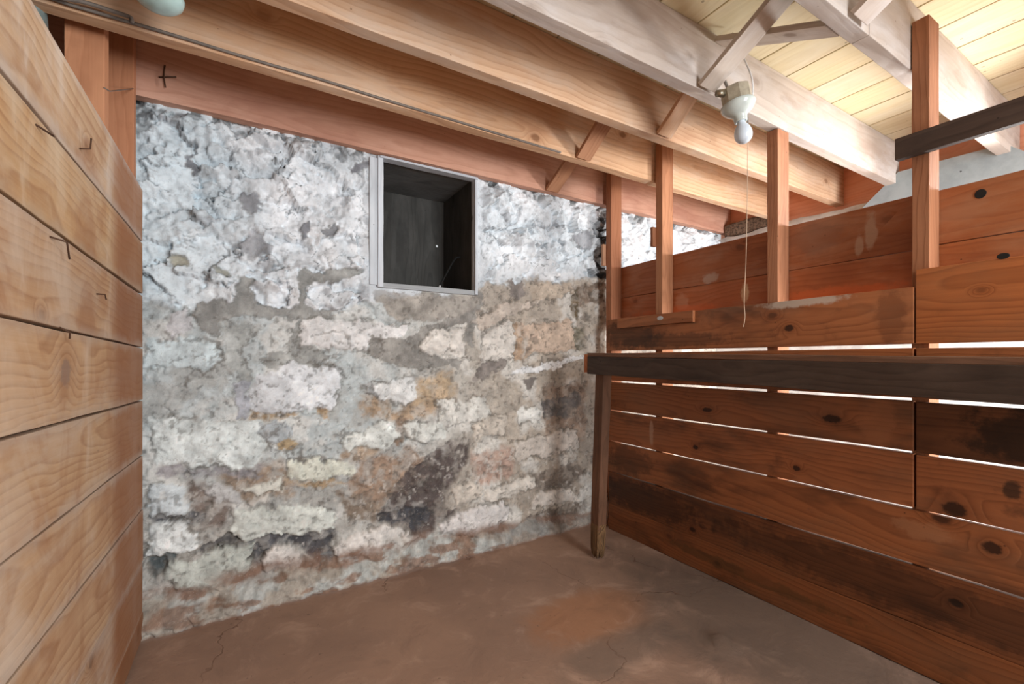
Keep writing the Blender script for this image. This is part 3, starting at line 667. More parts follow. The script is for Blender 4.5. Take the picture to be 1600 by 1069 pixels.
# ------------------------------------------------------------------ floor
def build_floor():
    g = NT('stained_concrete')
    tc = g.n('ShaderNodeTexCoord').outputs['Object']
    n1 = g.noise(tc, 1.6, 6, 0.6, 0.4); n2 = g.noise(tc, 6, 7, 0.65, 0.6); n3 = g.noise(tc, 40, 5, 0.7)
    c = g.mix(g.step(n1, 0.3, 0.7), lin((160, 128, 108)), lin((140, 112, 96)))
    c = g.mix(g.math('MULTIPLY', g.step(n2, 0.5, 0.72), 0.6), c, lin((184, 152, 132)))
    c = g.mix(g.math('MULTIPLY', g.step(n2, 0.46, 0.3), 0.4), c, lin((126, 100, 86)))
    sep = g.n('ShaderNodeSeparateXYZ'); g.l(tc, sep.inputs[0])
    # rusty orange stain
    def blob(cx, cy, rx, ry, amp=0.5, a=1.1, b=0.55):
        dx = g.math('DIVIDE', g.math('SUBTRACT', sep.outputs[0], cx), rx)
        dy = g.math('DIVIDE', g.math('SUBTRACT', sep.outputs[1], cy), ry)
        d = g.math('SQRT', g.math('ADD', g.math('MULTIPLY', dx, dx), g.math('MULTIPLY', dy, dy)))
        d = g.math('ADD', d, g.math('MULTIPLY', g.math('SUBTRACT', n2, 0.5), amp * 2.4))
        return g.step(d, a, b)
    c = g.mix(g.math('MULTIPLY', blob(1.22, 1.42, 0.34, 0.20), 0.5), c, lin((166, 110, 70)))
    c = g.mix(g.math('MULTIPLY', blob(1.15, 1.18, 0.30, 0.12), 0.5), c, lin((110, 96, 86)))
    c = g.mix(g.math('MULTIPLY', blob(1.75, 1.0, 0.5, 0.9, 0.4, 1.2, 0.3), 0.65), c, lin((88, 78, 70)))
    # cracks
    v = g.n('ShaderNodeTexVoronoi', feature='DISTANCE_TO_EDGE')
    wv = g.vmath('ADD', tc, g.vmath('SCALE', g.noise(tc, 5, 4, 0.6, col=True), (0, 0, 0)))
    nd = g.t.nodes[-1]
    mixv = g.n('ShaderNodeVectorMath', operation='MULTIPLY_ADD')
    nc = g.noise(tc, 4, 4, 0.6, col=True)
    g.l(nc, mixv.inputs[0]); mixv.inputs[1].default_value = (.35, .35, .35); g.l(tc, mixv.inputs[2])
    g.l(mixv.outputs[0], v.inputs['Vector']); v.inputs['Scale'].default_value = 1.15
    crack = g.math('MULTIPLY', g.step(v.outputs['Distance'], 0.006, 0.0015), g.step(n1, 0.45, 0.6))
    c = g.mix(g.math('MULTIPLY', crack, 0.6), c, lin((92, 60, 44)))
    c = g.mix(g.math('MULTIPLY', g.step(n3, 0.66, 0.76), 0.5), c, lin((176, 150, 130)))
    c = g.mix(g.math('MULTIPLY', g.step(n3, 0.36, 0.28), 0.5), c, lin((70, 54, 46)))
    g.l(c, g.b.inputs['Base Color'])
    g.b.inputs['Roughness'].default_value = 0.7
    g.b.inputs['Specular IOR Level'].default_value = 0.3
    h = g.math('ADD', g.math('MULTIPLY', n2, 1.0), g.math('MULTIPLY', n3, 0.35))
    h = g.math('SUBTRACT', h, g.math('MULTIPLY', crack, 0.5))
    g.bump(h, 0.45, 0.008)
    x0, x1, y0, y1 = -1.25, 3.3, -2.6, 2.3
    nx, ny = 90, 100
    bm = bmesh.new()
    gxs = np.linspace(x0, x1, nx); gys = np.linspace(y0, y1, ny)
    PX, PY = np.meshgrid(gxs, gys)
    h = 0.010 * (fbm(PX, PY, 2.2, 4, 401) - .5)
    bump_ = 0.03 * np.exp(-(((PX - 1.51) / 0.03) ** 2 + ((PY - 1.02) / 0.03) ** 2))
    zz = h + bump_ - 0.003
    vs = [[bm.verts.new((PX[j, i], PY[j, i], zz[j, i])) for i in range(nx)] for j in range(ny)]
    for j in range(ny - 1):
        for i in range(nx - 1):
            bm.faces.new((vs[j][i], vs[j][i + 1], vs[j + 1][i + 1], vs[j + 1][i]))
    o = link_mesh('floor', bm, g.m, smooth=True)
    tag(o, 'reddish brown stained concrete floor', 'floor', kind='structure')
build_floor()

# ------------------------------------------------------------------ left plank wall
wl = empty('wall_left', (-0.34, 0.5, 0))
tag(wl, 'left wall of wide pale pine planks', 'wall', kind='structure')
ang = -0.0235
seams = [1.692, 1.491, 1.294, 1.094, 0.896, 0.6925, 0.490, 0.292, 0.085, -0.06]
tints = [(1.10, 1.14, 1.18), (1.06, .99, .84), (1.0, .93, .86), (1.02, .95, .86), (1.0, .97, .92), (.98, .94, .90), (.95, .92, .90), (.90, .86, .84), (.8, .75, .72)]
y1, y0 = 2.15, -1.2
for k in range(9):
    top, bot = seams[k], seams[k + 1]
    ym = (y0 + y1) / 2
    zc = (top + bot) / 2 + (y1 - ym) * 0.0235
    if k == 8: zc, top, bot = 0.055, 0.085, -0.01
    gap = 0.0075 if k in (1, 2) else 0.0055
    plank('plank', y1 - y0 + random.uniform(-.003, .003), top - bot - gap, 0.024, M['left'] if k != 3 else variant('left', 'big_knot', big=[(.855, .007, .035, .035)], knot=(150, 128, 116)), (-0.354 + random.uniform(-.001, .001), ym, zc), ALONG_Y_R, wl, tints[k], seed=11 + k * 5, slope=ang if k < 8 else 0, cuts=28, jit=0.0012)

# ------------------------------------------------------------------ joists
HB, HT = 2.048, 2.283
def joist(label, yc, xa, xb, mat, tint, th=0.048, seed=None, zb=HB, **kw):
    o = plank('ceiling_joist', xb - xa, HT - zb, th, mat, ((xa + xb) / 2, yc, (HT + zb) / 2), ALONG_X, None, tint, seed=seed, cuts=36, **kw)
    tag(o, label, 'joist', 'ceiling joists')
    return o
joist('reddish ceiling joist lying on top of the stone wall above the window opening', 2.184, -1.2, 3.31, M['rim'], (1, 1, 1), seed=3, wane=0.006)
joist('tan ceiling joist second from the stone wall, left piece ending at the partition', 1.760, -1.2, 1.935, M['joist'], (1.0, .96, .9), seed=24)
joist('pale short ceiling joist second from the stone wall, right of the partition', 1.772, 1.965, 3.31, M['joist'], (1.08, 1.08, 1.04), seed=31)
joist('tan ceiling joist third from the stone wall, with swirling grain', 1.400, -1.2, 3.31, M['joist'], (.96, .97, .97), seed=12)
joist('pale greyish ceiling joist right behind the bulb', 1.080, -1.2, 3.20, M['grey_joist'], (1, 1, 1), seed=20)
joist('whitish ceiling joist with a butt joint, its left piece with a brace', 0.639, -1.2, 1.64, M['grey_joist'], (1.0, 1.02, 1.03), seed=8)
joist('whitish ceiling joist behind the tallest stud, right piece past the butt joint', 0.639, 1.643, 3.31, M['grey_joist'], (1.0, 1.0, 1.0), seed=15)
joist('nearest ceiling joist overhead', 0.22, -1.2, 3.31, M['joist'], (.95, .95, .95), seed=40)

# decking
cl = empty('ceiling', (1, 0.4, 2.3)); tag(cl, 'ceiling of pale tongue and groove boards running across the joists', 'ceiling', kind='structure')
xx = -1.18
k = 0
while xx < 3.3:
    w = 0.2
    t = random.uniform(.93, 1.03)
    yel = random.uniform(0, 1)
    plank('plank', 4.2, w - 0.0055, 0.022, M['deck'], (xx + w / 2, 0.13, 2.296 + random.uniform(0, .001)), DECK, cl, (t, t * (1 - .02 * yel), t * (1 - .10 * yel)), seed=60 + k, cuts=20, jit=0.0006)
    xx += w; k += 1

plank('light_block_sheet', 4.25, 4.6, 0.03, M['black'], (1.05, 0.13, 2.325), DECK, cl, (.3, .3, .3), seed=99, cuts=4)  # added sheet, keeps world light out of the deck gaps

# ------------------------------------------------------------------ cross bridging
def brace(label, xc, ybot, zbot, ytop, ztop, w=0.086, t=0.019, mat='stud', tint=(1, 1, 1), seed=1):
    a = Vector((xc, ybot, zbot)); b = Vector((xc, ytop, ztop))
    d = (b - a).normalized()
    n = d.cross(X).normalized()       # thickness direction
    yv = n.cross(d)
    bm = plank_bm((b - a).length, w, t, random.Random(seed), bev=0.0015, jit=0.0006, cuts=6)
    o = link_mesh('bridging_brace', bm, M[mat], None, frame((a + b) / 2, d, yv, n))
    o.color = tint + ((seed * .618) % 1,)
    tag(o, label, 'brace', 'cross bridging between the joists')
    return o
def pair(xc, yfar, ynear, la, lb, tint=(1, 1, 1), mat='stud', s=1, xb=None):
    # one brace from the foot of the far joist up to the head of the near one, its mate the other way
    brace(la, xc, yfar - 0.010, HB + 0.006, ynear + 0.012, HT - 0.030, tint=tint, seed=s, mat=mat)
    if lb: brace(lb, xc + 0.092 if xb is None else xb, yfar - 0.012, HT - 0.030, ynear + 0.008, HB + 0.022, tint=tint, seed=s + 50, mat=mat)
pair(1.55, 2.160, 1.784, 'short brown brace rising from the reddish joist near the partition', None, (1.0, .95, .9), s=4)
pair(1.435, 1.736, 1.424, 'tan rough brace crossing the face of the second joist from the stone wall', None, (1, .98, .95), s=6)
pair(1.60, 1.376, 1.104, 'brace rising from the third joist just left of the ceiling lamp', None, (1.05, 1.05, 1.05), s=9, mat='joist')
pair(1.455, 1.056, 0.663, 'wide pale brace slanting up above the bulb to the white joist', 'dark thin brace slanting down to the white joist above the bulb', (1.05, 1.05, 1.02), s=14, mat='grey_joist')
pair(1.545, 0.615, 0.244, 'white knotty brace at the top edge beside the tallest stud', 'brace at the ceiling beside the white knotty brace', (1.08, 1.08, 1.08), s=18, mat='grey_joist')

# ------------------------------------------------------------------ right partition
wr = empty('wall_right', (1.94, 0.5, 0))
tag(wr, 'right partition of red brown planks with light showing through the gaps', 'wall', kind='structure')
YB = 0.596          # boards meet here on the tallest stud
bands = [(-0.005, 0.158, 0.003), (0.158, 0.357, 0.005), (0.357, 0.546, 0.008), (0.546, 0.736, 0.009), (0.736, 0.914, 0.009), (0.914, 1.096, 0.014)]
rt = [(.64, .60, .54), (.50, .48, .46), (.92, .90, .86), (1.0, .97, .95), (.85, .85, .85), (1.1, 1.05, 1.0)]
RB = {}
def redv(k, big=(), marks=()):
    RB[k] = variant('red', 'board_%d' % len(RB), big=big, marks=marks)
yA, yB_ = (2.085 + YB) / 2, (YB - 1.2) / 2
grime_shade = (44, 34, 28); pale = (176, 142, 120); warm_patch = (160, 104, 70)  # dark tone for grime and painted shade, pale marks, lighter warm brown
redv(('a', 3), [(yA - 1.448, -.031, .016, .012), (yA - .97, -.036, .016, .012)], [(yA - 1.732, .005, .016, .07, pale, .6)])
redv(('a', 4), [(yA - 1.383, -.021, .03, .012), (yA - .842, -.003, .036, .017)], [(yA - .70, .0, .06, .09, warm_patch, .5)])
redv(('a', 5), [], [(yA - 1.0, -.05, .5, .05, grime_shade, .5)])
redv(('b', 3), [(yB_ - .5, -.065, .032, .026)], [(yB_ - .376, .03, .02, .03, grime_shade, .8), (yB_ - .30, -.03, .1, .03, grime_shade, .5)])
redv(('b', 4), [], [(yB_ - .3, .0, .20, .10, grime_shade, .8)])  # shadow on the near piece put into colour as a dark patch
redv(('a', 2), [(.4425 - .415, .03, .025, .02)], [(.4425 - .578, .03, .09, .035, (170, 120, 88), .5), (.44 - 1.9, 0, .2, .1, grime_shade, .5)])
redv(('a', 1), [(.4425 - .50, .02, .02, .014)], [(.4425 - .6, 0, .9, .08, grime_shade, .45), (.44 - 1.8, 0, .4, .1, grime_shade, .6)])
redv(('a', 0), [], [(.44 - 1.2, .0, .5, .03, (96, 70, 44), .6), (.4425 - 1.13, .02, .08, .04, (150, 92, 60), .5)])
redv('bench', [(yA - 1.0, -.02, .02, .015)], [(yA - .95, .085, .17, .022, (184, 172, 160), .75), (yA - 1.9, 0, .25, .1, grime_shade, .6), (yA - .66, 0, .05, .12, (92, 54, 34), .5), (yA - 1.62, -.05, .4, .04, grime_shade, .5)])
for k, (b, t, gp) in enumerate(bands):
    low = k < 3
    ya = 2.085 if k > 1 else 2.075
    if low:
        yend = -1.2
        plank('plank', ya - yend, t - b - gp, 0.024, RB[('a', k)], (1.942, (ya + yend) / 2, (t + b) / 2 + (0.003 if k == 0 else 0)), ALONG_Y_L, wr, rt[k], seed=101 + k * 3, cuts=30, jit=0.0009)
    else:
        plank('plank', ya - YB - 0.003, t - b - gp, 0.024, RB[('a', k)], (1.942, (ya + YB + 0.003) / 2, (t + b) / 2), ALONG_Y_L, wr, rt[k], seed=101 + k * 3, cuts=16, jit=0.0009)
        tt = [c * (.45 if k == 4 else .9) for c in rt[k]]  # shadow also put into the tint of one near piece
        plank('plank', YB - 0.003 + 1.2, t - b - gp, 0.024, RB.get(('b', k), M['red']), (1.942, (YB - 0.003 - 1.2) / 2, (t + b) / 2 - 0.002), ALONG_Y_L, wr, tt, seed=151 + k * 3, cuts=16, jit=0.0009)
# the wide board above the bench
plank('plank', 2.085 - YB - 0.002, 1.296 - 1.104, 0.024, RB['bench'], (1.942, (2.085 + YB + 0.002) / 2, 1.200), ALONG_Y_L, wr, (1.25, 1.25, 1.25), seed=201, cuts=16)
plank('plank', YB - 0.002 + 1.2, 1.352 - 1.104, 0.024, M['red'], (1.942, (YB - 1.202) / 2, 1.228), ALONG_Y_L, wr, (1.2, 1.08, .9), seed=204, cuts=16)
# boards on the far side of the studs
for za, zb, ya, yb_, t, sd in [(1.26, 1.4405, 2.16, 0.60, (1.0, .86, .76), 221), (1.4425, 1.637, 2.16, 0.60, (.88, .80, .74), 224), (1.27, 1.4455, .598, -1.2, (.82, .70, .55), 227), (1.4475, 1.633, .598, -1.2, (.80, .68, .54), 232)]:
    yc = (ya + yb_) / 2
    mu = M['upper']
    if sd == 221: mu = variant('upper', 'scraped', marks=[(yc - 1.262, .014, .022, .06, (214, 196, 170), .85), (yc - 1.62, .02, .05, .05, (190, 160, 140), .5), (yc - .9, -.03, .25, .03, (206, 116, 72), .5), (yc - 1.7, -.03, .3, .03, (206, 116, 72), .5)])
    if sd == 224: mu = variant('upper', 'smeared', marks=[(yc - .763, -.01, .020, .085, (196, 176, 160), .5), (yc - .80, -.05, .016, .05, (196, 176, 160), .5), (yc - 1.448, -.07, .05, .03, (200, 186, 176), .6), (yc - .95, .02, .12, .07, (140, 104, 86), .5)])
    plank('plank', ya - yb_ - .002, zb - za, 0.024, mu, (2.059, (ya + yb_) / 2, (za + zb) / 2), ALONG_Y_L, wr, t, seed=sd, cuts=16)
# dark plugs: a knot hole's shade as a black disc, and a loose knot
for (py, pz, ry, rz, px) in [(0.466, 1.589, .0145, .0155, 2.0468), (0.392, 1.358, .014, .0095, 1.9298)]:
    bm = bmesh.new()
    bmesh.ops.create_cone(bm, cap_ends=True, segments=20, radius1=1, radius2=0.94, depth=1)
    bmesh.ops.scale(bm, vec=(ry, rz, 0.0024), verts=bm.verts)
    o = link_mesh('knot', bm, M['blackcable'], wr, frame((px, py, pz), -Y, Z, -X)); o['label'] = 'dark plug for hole shade and knot'

# studs
def stud(label, yc, z0, z1, tint, seed, w=0.088, xc=2.000, th=0.046):
    o = plank('stud', z1 - z0, w, th, M['stud'], (xc, yc, (z0 + z1) / 2), UP_X, None, tint, seed=seed, cuts=14, jit=0.0008)
    tag(o, label, 'stud', 'upright studs of the right partition'); return o
stud('orange stud nearest the stone wall, with a small block on its side', 2.103, 0.0, 2.262, (.80, .64, .56), 301)
stud('light orange stud second from the stone wall, with a dark block on its side', 1.703, 0.0, 2.262, (.98, .86, .76), 304)
stud('stud standing under the pale joist to the right of the bulb', 1.083, 0.0, 2.046, (.95, .82, .74), 307)
stud('tallest and nearest stud, crossed by the dark horizontal rail', 0.589, 1.292, 2.205, (.80, .66, .57), 311)
stud('stud behind the lower boards below the tallest stud', 0.589, 0.0, 1.26, (.8, .7, .6), 312, xc=2.0)
# blocks on the first two studs
def block(label, yc, zc, hh, tint, ex):
    e = plank('wood_block', hh, 0.030, 0.018, M['stud'], (1.948, yc, zc), UP_X, None, tint, seed=ex, cuts=3)
    tag(e, label, 'block', 'small wood blocks on the studs'); return e
block('small pale-edged wood block on the stud nearest the stone wall', 2.136, 1.715, 0.135, (1.15, 1.2, 1.25), 331)
block('small brown wood block on the second stud from the stone wall', 1.735, 1.735, 0.108, (.75, .6, .52), 333)
# dark rail
o = plank('wall_rail', 1.85, 0.072, 0.030, M['dark'], (1.938, 0.648 - 0.925, 1.776), ALONG_Y_L, None, (.8, .72, .68), seed=341, cuts=14)
tag(o, 'dark horizontal rail nailed across the tallest stud', 'rail')
# short cleat
o = plank('wall_cleat', 0.53, 0.058, 0.019, M['red'], (1.920, 1.715, 1.268), ALONG_Y_L, None, (1.15, 1.15, 1.15), seed=351, cuts=6)
tag(o, 'short weathered cleat board with a white paint splash above the bench', 'cleat')
bm = bmesh.new()
bmesh.ops.create_icosphere(bm, subdivisions=2, radius=1)
bmesh.ops.scale(bm, vec=(.022, .012, .0012), verts=bm.verts)
M['paint'] = plain('white_paint_splash', (198, 202, 204), 0.6)
sp = link_mesh('paint_splash', bm, M['paint']); sp.parent = o; sp.location = (0.06, 0.006, 0.0098); sp['label'] = 'white paint splash'

# ------------------------------------------------------------------ the next bay beyond the partition
o = plank('trim', 4.0, 0.33, 0.04, M['ends'], (3.335, 0.25, 2.13), ALONG_Y_L, None, (1, 1, 1), seed=361, cuts=10); o.name = 'trim_1'
tag(o, 'orange rim board across the far joist ends', 'trim', kind='structure')
bm = bmesh.new()
n = 60; zs = [0, .5, 1.0, 1.5, 1.92, 2.000]
rows = []
rg = random.Random(5)
for z in zs: rows.append([bm.verts.new((3.205 + rg.uniform(-.008, .008), -1.3 + 3.6 * i / n, z + (rg.uniform(-.008, .008) if z > 1.8 else 0))) for i in range(n + 1)])
rows.append([bm.verts.new((3.36, -1.3 + 3.6 * i / n, 2.0 + rg.uniform(-.006, .006))) for i in range(n + 1)])
for a, b in zip(rows, rows[1:]):
    for i in range(n): bm.faces.new((a[i], a[i + 1], b[i + 1], b[i]))
bmesh.ops.recalc_face_normals(bm, faces=bm.faces)
o = link_mesh('wall_far', bm, M['ledge'], smooth=True); o.name = 'wall_right_far'
tag(o, 'whitewashed foundation wall of the bay behind the partition', 'wall', kind='structure')
# speckled grey panel leaning on that wall
prof = [(1.262, 1.70), (1.262, 1.905), (1.215, 1.955), (1.045, 2.108), (0.634, 2.095), (0.52, 1.985), (0.40, 1.93), (0.40, 1.70)]
bm = bmesh.new()
f = [bm.verts.new((3.150, y, z)) for y, z in prof]; bk = [bm.verts.new((3.185, y, z)) for y, z in prof]
bm.faces.new(f); bm.faces.new(list(reversed(bk)))
for i in range(len(prof)):
    j = (i + 1) % len(prof); bm.faces.new((f[i], bk[i], bk[j], f[j]))
bmesh.ops.recalc_face_normals(bm, faces=bm.faces)
o = link_mesh('wall_panel', bm, M['panel'])
tag(o, 'speckled grey panel with sloped ends above the partition boards', 'panel')
# earth packed between the joist ends
for ya, yb_ in [(1.80, 2.155)]:
    bm = plank_bm(yb_ - ya, 0.10, 0.10, random.Random(9), bev=0.01, jit=0.006, cuts=8)
    o = link_mesh('sill_block', bm, M['dirt'], None, frame((3.262, (ya + yb_) / 2, 2.055), -Y, Z, -X))
    tag(o, 'rough brown sill block between the far joist ends', 'sill')

# ------------------------------------------------------------------ corner posts at the left
o = plank('corner_post', 2.20, 0.093, 0.048, M['post'], (-0.4345, 1.878, 1.10), UP_X, None, (1, .95, .9), seed=371, cuts=14); tag(o, 'wide orange corner post behind the top left plank', 'post', 'corner posts')
o = plank('corner_post', 2.283, 0.088, 0.045, M['post'], (-0.404, 2.118, 1.1415), UP_X, None, (.88, .80, .76), seed=374, cuts=14); tag(o, 'narrow reddish corner post against the stone wall', 'post', 'corner posts')
wf = plank('wall', 3.6, 2.3, 0.02, M['black'], (-1.22, 0.5, 1.15), ALONG_Y_R, None, (1, 1, 1), seed=380, cuts=4); wf.name = 'wall_left_far'
tag(wf, 'dark boards beyond the left plank wall', 'wall', kind='structure')
wb = plank('wall', 0.80, 2.05, 0.03, M['black'], (-0.86, 2.225, 1.025), ALONG_X, None, (1, 1, 1), seed=381, cuts=4); wb.name = 'wall_back_far'
tag(wb, 'dark stretch of back wall left of the corner posts', 'wall', kind='structure')

# ------------------------------------------------------------------ window opening
win = empty('window_1', (0.816, 2.4, 1.43)); tag(win, 'blocked window opening lined with black boards', 'window', kind='structure')
WX0, WX1, WZ0, WZ1, WD = 0.567, 1.065, 1.428, 2.046, 2.66
plank('window_frame', 0.64, 0.026, 0.05, M['greypaint'], (0.556, 2.215, 1.725), UP_X, win, (1.05, 1.06, 1.08), seed=401, cuts=6)
plank('window_frame', 0.62, 0.040, 0.02, M['greypaint'], (0.525, 2.212, 1.725), UP_X, win, (.98, .99, 1.0), seed=402, cuts=6)
plank('window_frame', 0.64, 0.016, 0.05, M['greypaint'], (1.074, 2.215, 1.725), UP_X, win, (.95, .96, .98), seed=403, cuts=6)
plank('window_head', 0.53, 0.012, 0.05, M['greypaint'], (0.816, 2.208, 2.040), ALONG_X, win, (.8, .8, .82), seed=404, cuts=6)
plank('window_sill', 0.54, 0.026, 0.10, M['greypaint'], (0.816, 2.250, 1.416), ALONG_X, win, (.62, .62, .61), seed=405, cuts=6)
# reveals
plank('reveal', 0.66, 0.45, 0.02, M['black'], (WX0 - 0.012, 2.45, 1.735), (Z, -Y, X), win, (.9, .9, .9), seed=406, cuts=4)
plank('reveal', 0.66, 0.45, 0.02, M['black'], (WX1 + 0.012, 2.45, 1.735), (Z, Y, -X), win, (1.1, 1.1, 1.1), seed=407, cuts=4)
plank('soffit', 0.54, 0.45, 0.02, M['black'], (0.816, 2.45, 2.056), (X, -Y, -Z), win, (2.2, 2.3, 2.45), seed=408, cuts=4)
plank('reveal', 0.54, 0.45, 0.02, M['black'], (0.816, 2.45, 1.404), (X, Y, Z), win, (1, 1, 1), seed=409, cuts=4)
# back boards, one with a pinhole
bw = 0.166
for i in range(3):
    if i != 2:
        plank('back_board', 0.66, bw + .004, 0.02, M['black'], (WX0 + bw * (i + .5), WD, 1.735), UP_X[:1] + (-X, -Y) if False else (Z, X, Y), win, (1.0 + .1 * i, 1.0 + .1 * i, 1.0 + .1 * i), seed=411 + i, cuts=6)
cx, cz = 1.022, 1.765
bm = bmesh.new()
def ring_plate(bm, xa, xb, za, zb, hx, hz, r, y):
    n = 16
    inner = [bm.verts.new((hx + r * math.cos(2 * PI * k / n), y, hz + r * math.sin(2 * PI * k / n))) for k in range(n)]
    outer = []
    for k in range(n):
        c, s = math.cos(2 * PI * k / n), math.sin(2 * PI * k / n)
        tx = ((xb - hx) / c) if c > 1e-6 else (((xa - hx) / c) if c < -1e-6 else 1e9)
        tz = ((zb - hz) / s) if s > 1e-6 else (((za - hz) / s) if s < -1e-6 else 1e9)
        t = min(tx, tz)
        outer.append(bm.verts.new((hx + c * t, y, hz + s * t)))
    cor = {}
    for k in range(n):
        k2 = (k + 1) % n
        a, b = outer[k].co, outer[k2].co
        vs = [inner[k], outer[k]]
        if abs(a.x - b.x) > 1e-6 and abs(a.z - b.z) > 1e-6:
            xcr = a.x if abs(a.x - xa) < 1e-6 or abs(a.x - xb) < 1e-6 else b.x
            zcr = a.z if abs(a.z - za) < 1e-6 or abs(a.z - zb) < 1e-6 else b.z
            vs.append(bm.verts.new((xcr, y, zcr)))
        vs += [outer[k2], inner[k2]]
        bm.faces.new(vs)
ring_plate(bm, WX0 + 2 * bw - .004, WX0 + 3 * bw + .004, 1.405, 2.065, cx, cz, 0.0075, WD - .01)
bmesh.ops.remove_doubles(bm, verts=bm.verts, dist=1e-6)
ex = bmesh.ops.extrude_face_region(bm, geom=bm.faces[:])
bmesh.ops.translate(bm, vec=(0, .004, 0), verts=[v for v in ex['geom'] if isinstance(v, bmesh.types.BMVert)])
ctrb = Vector((WX0 + 2.5 * bw, WD, 1.735))
for v in bm.verts:
    q = v.co - ctrb
    v.co = (q.z, q.x, q.y)
bmesh.ops.recalc_face_normals(bm, faces=bm.faces)
bb = link_mesh('back_board', bm, M['black'], win, frame(ctrb, Z, X, Y))
bb.color = (1.15, 1.15, 1.15, .37)
bb['label'] = 'black board with a pinhole of daylight'
# cable lying in the opening
t = empty('black_cable', (1.0, 2.4, 1.45)); tag(t, 'thin black cable with a white tip hanging in the window opening', 'cable')
cb = tube('cable', [(1.052, 2.36, 1.64), (1.015, 2.35, 1.625), (0.955, 2.325, 1.535), (0.905, 2.30, 1.455)], 0.006, M['blackcable'], t, local=t.location)
tip = tube('cable_tip', [(0.905, 2.30, 1.455), (0.899, 2.297, 1.443)], 0.0055, M['whiteend'], t, local=t.location)

# ------------------------------------------------------------------ workbench
T = empty('workbench', (1.74, 0.9, 0)); tag(T, 'dark narrow workbench shelf along the right partition with one leg', 'workbench')
sl = 0.016
def bz(y): return -0.0195 * (1.8 - y)
ym, yl = 0.60, 2.43
zt = 1.0755 + bz(ym)
bench_ax = (-Y, -X, -Z)
m_ax = ALONG_Y_L
piv = Vector((0, ym, zt))
TILT = Matrix.Translation(piv) @ Matrix.Rotation(math.atan(0.0195), 4, 'X') @ Matrix.Translation(-piv)
def bench(name, L, W, T_, mat, ctr, axes, tint, seed, **kw):
    o = plank(name, L, W, T_, mat, ctr, axes, None, tint, seed=seed, **kw)
    o.parent = T
    o.matrix_local = Matrix.Translation(-Vector(T.location)) @ TILT @ frame(ctr, *axes)
    return o
bench('bench_top', yl, 0.19, 0.019, M['dark'], (1.632, ym, zt), (-Y, X, -Z), (2.1, 1.6, 1.3), 451, cuts=24, wane=0.004)
bench('bench_top', yl - .02, 0.198, 0.019, M['dark'], (1.828, ym, zt), (-Y, X, -Z), (1.35, 1.1, .95), 452, cuts=24)
bench('apron', yl - .01, 0.090, 0.022, M['dark'], (1.545, ym, zt - 0.0555), ALONG_Y_L, (.82, .80, .80), 455, cuts=24, jit=0.0015)
bench('end_cleat', 0.388, 0.096, 0.026, M['upper'], (1.730, ym + yl / 2 + 0.010, zt - 0.047), ALONG_X, (1.0, .85, .62), 457, cuts=5)
# leg with a frayed foot
def leg(ytop, ybot, xt, xb, ztop):
    a = Vector((xb, ybot, 0.15)); b = Vector((xt, ytop, ztop)); f0 = Vector((xb + (xb - xt) * .16, ybot + (ybot - ytop) * .16, 0.0))
    d = (b - a).normalized(); yv = (X - d * X.dot(d)).normalized(); zv = d.cross(yv)
    bm = plank_bm((b - a).length, 0.056, 0.062, random.Random(77), bev=0.004, jit=0.0015, cuts=10)
    ml = Matrix.Translation(-Vector(T.location)) @ frame((a + b) / 2, d, yv, zv)
    o = link_mesh('leg', bm, M['dark']); o.parent = T; o.matrix_local = ml; o.color = (1.7, 1.15, .82, .3)
    # foot: splintered fibres carrying on from the squared post, along the leg's own axis
    bm = bmesh.new(); n = 36; rg = random.Random(3)
    h0 = (b - a).length / 2
    prof = [(.035, 1.0), (-.01, 1.02), (-.06, .99), (-.10, .93), (-.135, .82), (-.150, .55)]
    ph = [rg.uniform(-.16, .08) for _ in range(n)]
    dr = [rg.uniform(-.030, .0) for _ in range(n)]
    rings = []
    for q, (xx_, s) in enumerate(prof):
        ring = []
        for k in range(n):
            an = 2 * PI * k / n
            c, s_ = math.cos(an), math.sin(an)
            sq = min(1 / max(abs(c), abs(s_)), 1.30)
            rr = 0.0300 * sq * s * (1 + ph[k] * (q / 5) * 1.5)
            ring.append(bm.verts.new((-h0 + xx_ - (dr[k] if q >= 4 else 0), c * rr * .95, s_ * rr * 1.04)))
        rings.append(ring)
    for r0, r1 in zip(rings, rings[1:]):
        for k in range(n): bm.faces.new((r0[k], r0[(k + 1) % n], r1[(k + 1) % n], r1[k]))
    bm.faces.new(rings[0]); bm.faces.new(list(reversed(rings[-1])))
    bmesh.ops.recalc_face_normals(bm, faces=bm.faces)
    ft = link_mesh('foot', bm, M['frayed'], smooth=False); ft.parent = o
    ft.color = (.66, .54, .44, .6); ft['label'] = 'frayed pale foot of the leg'
leg(1.742, 1.790, 1.589, 1.592, 1.062)

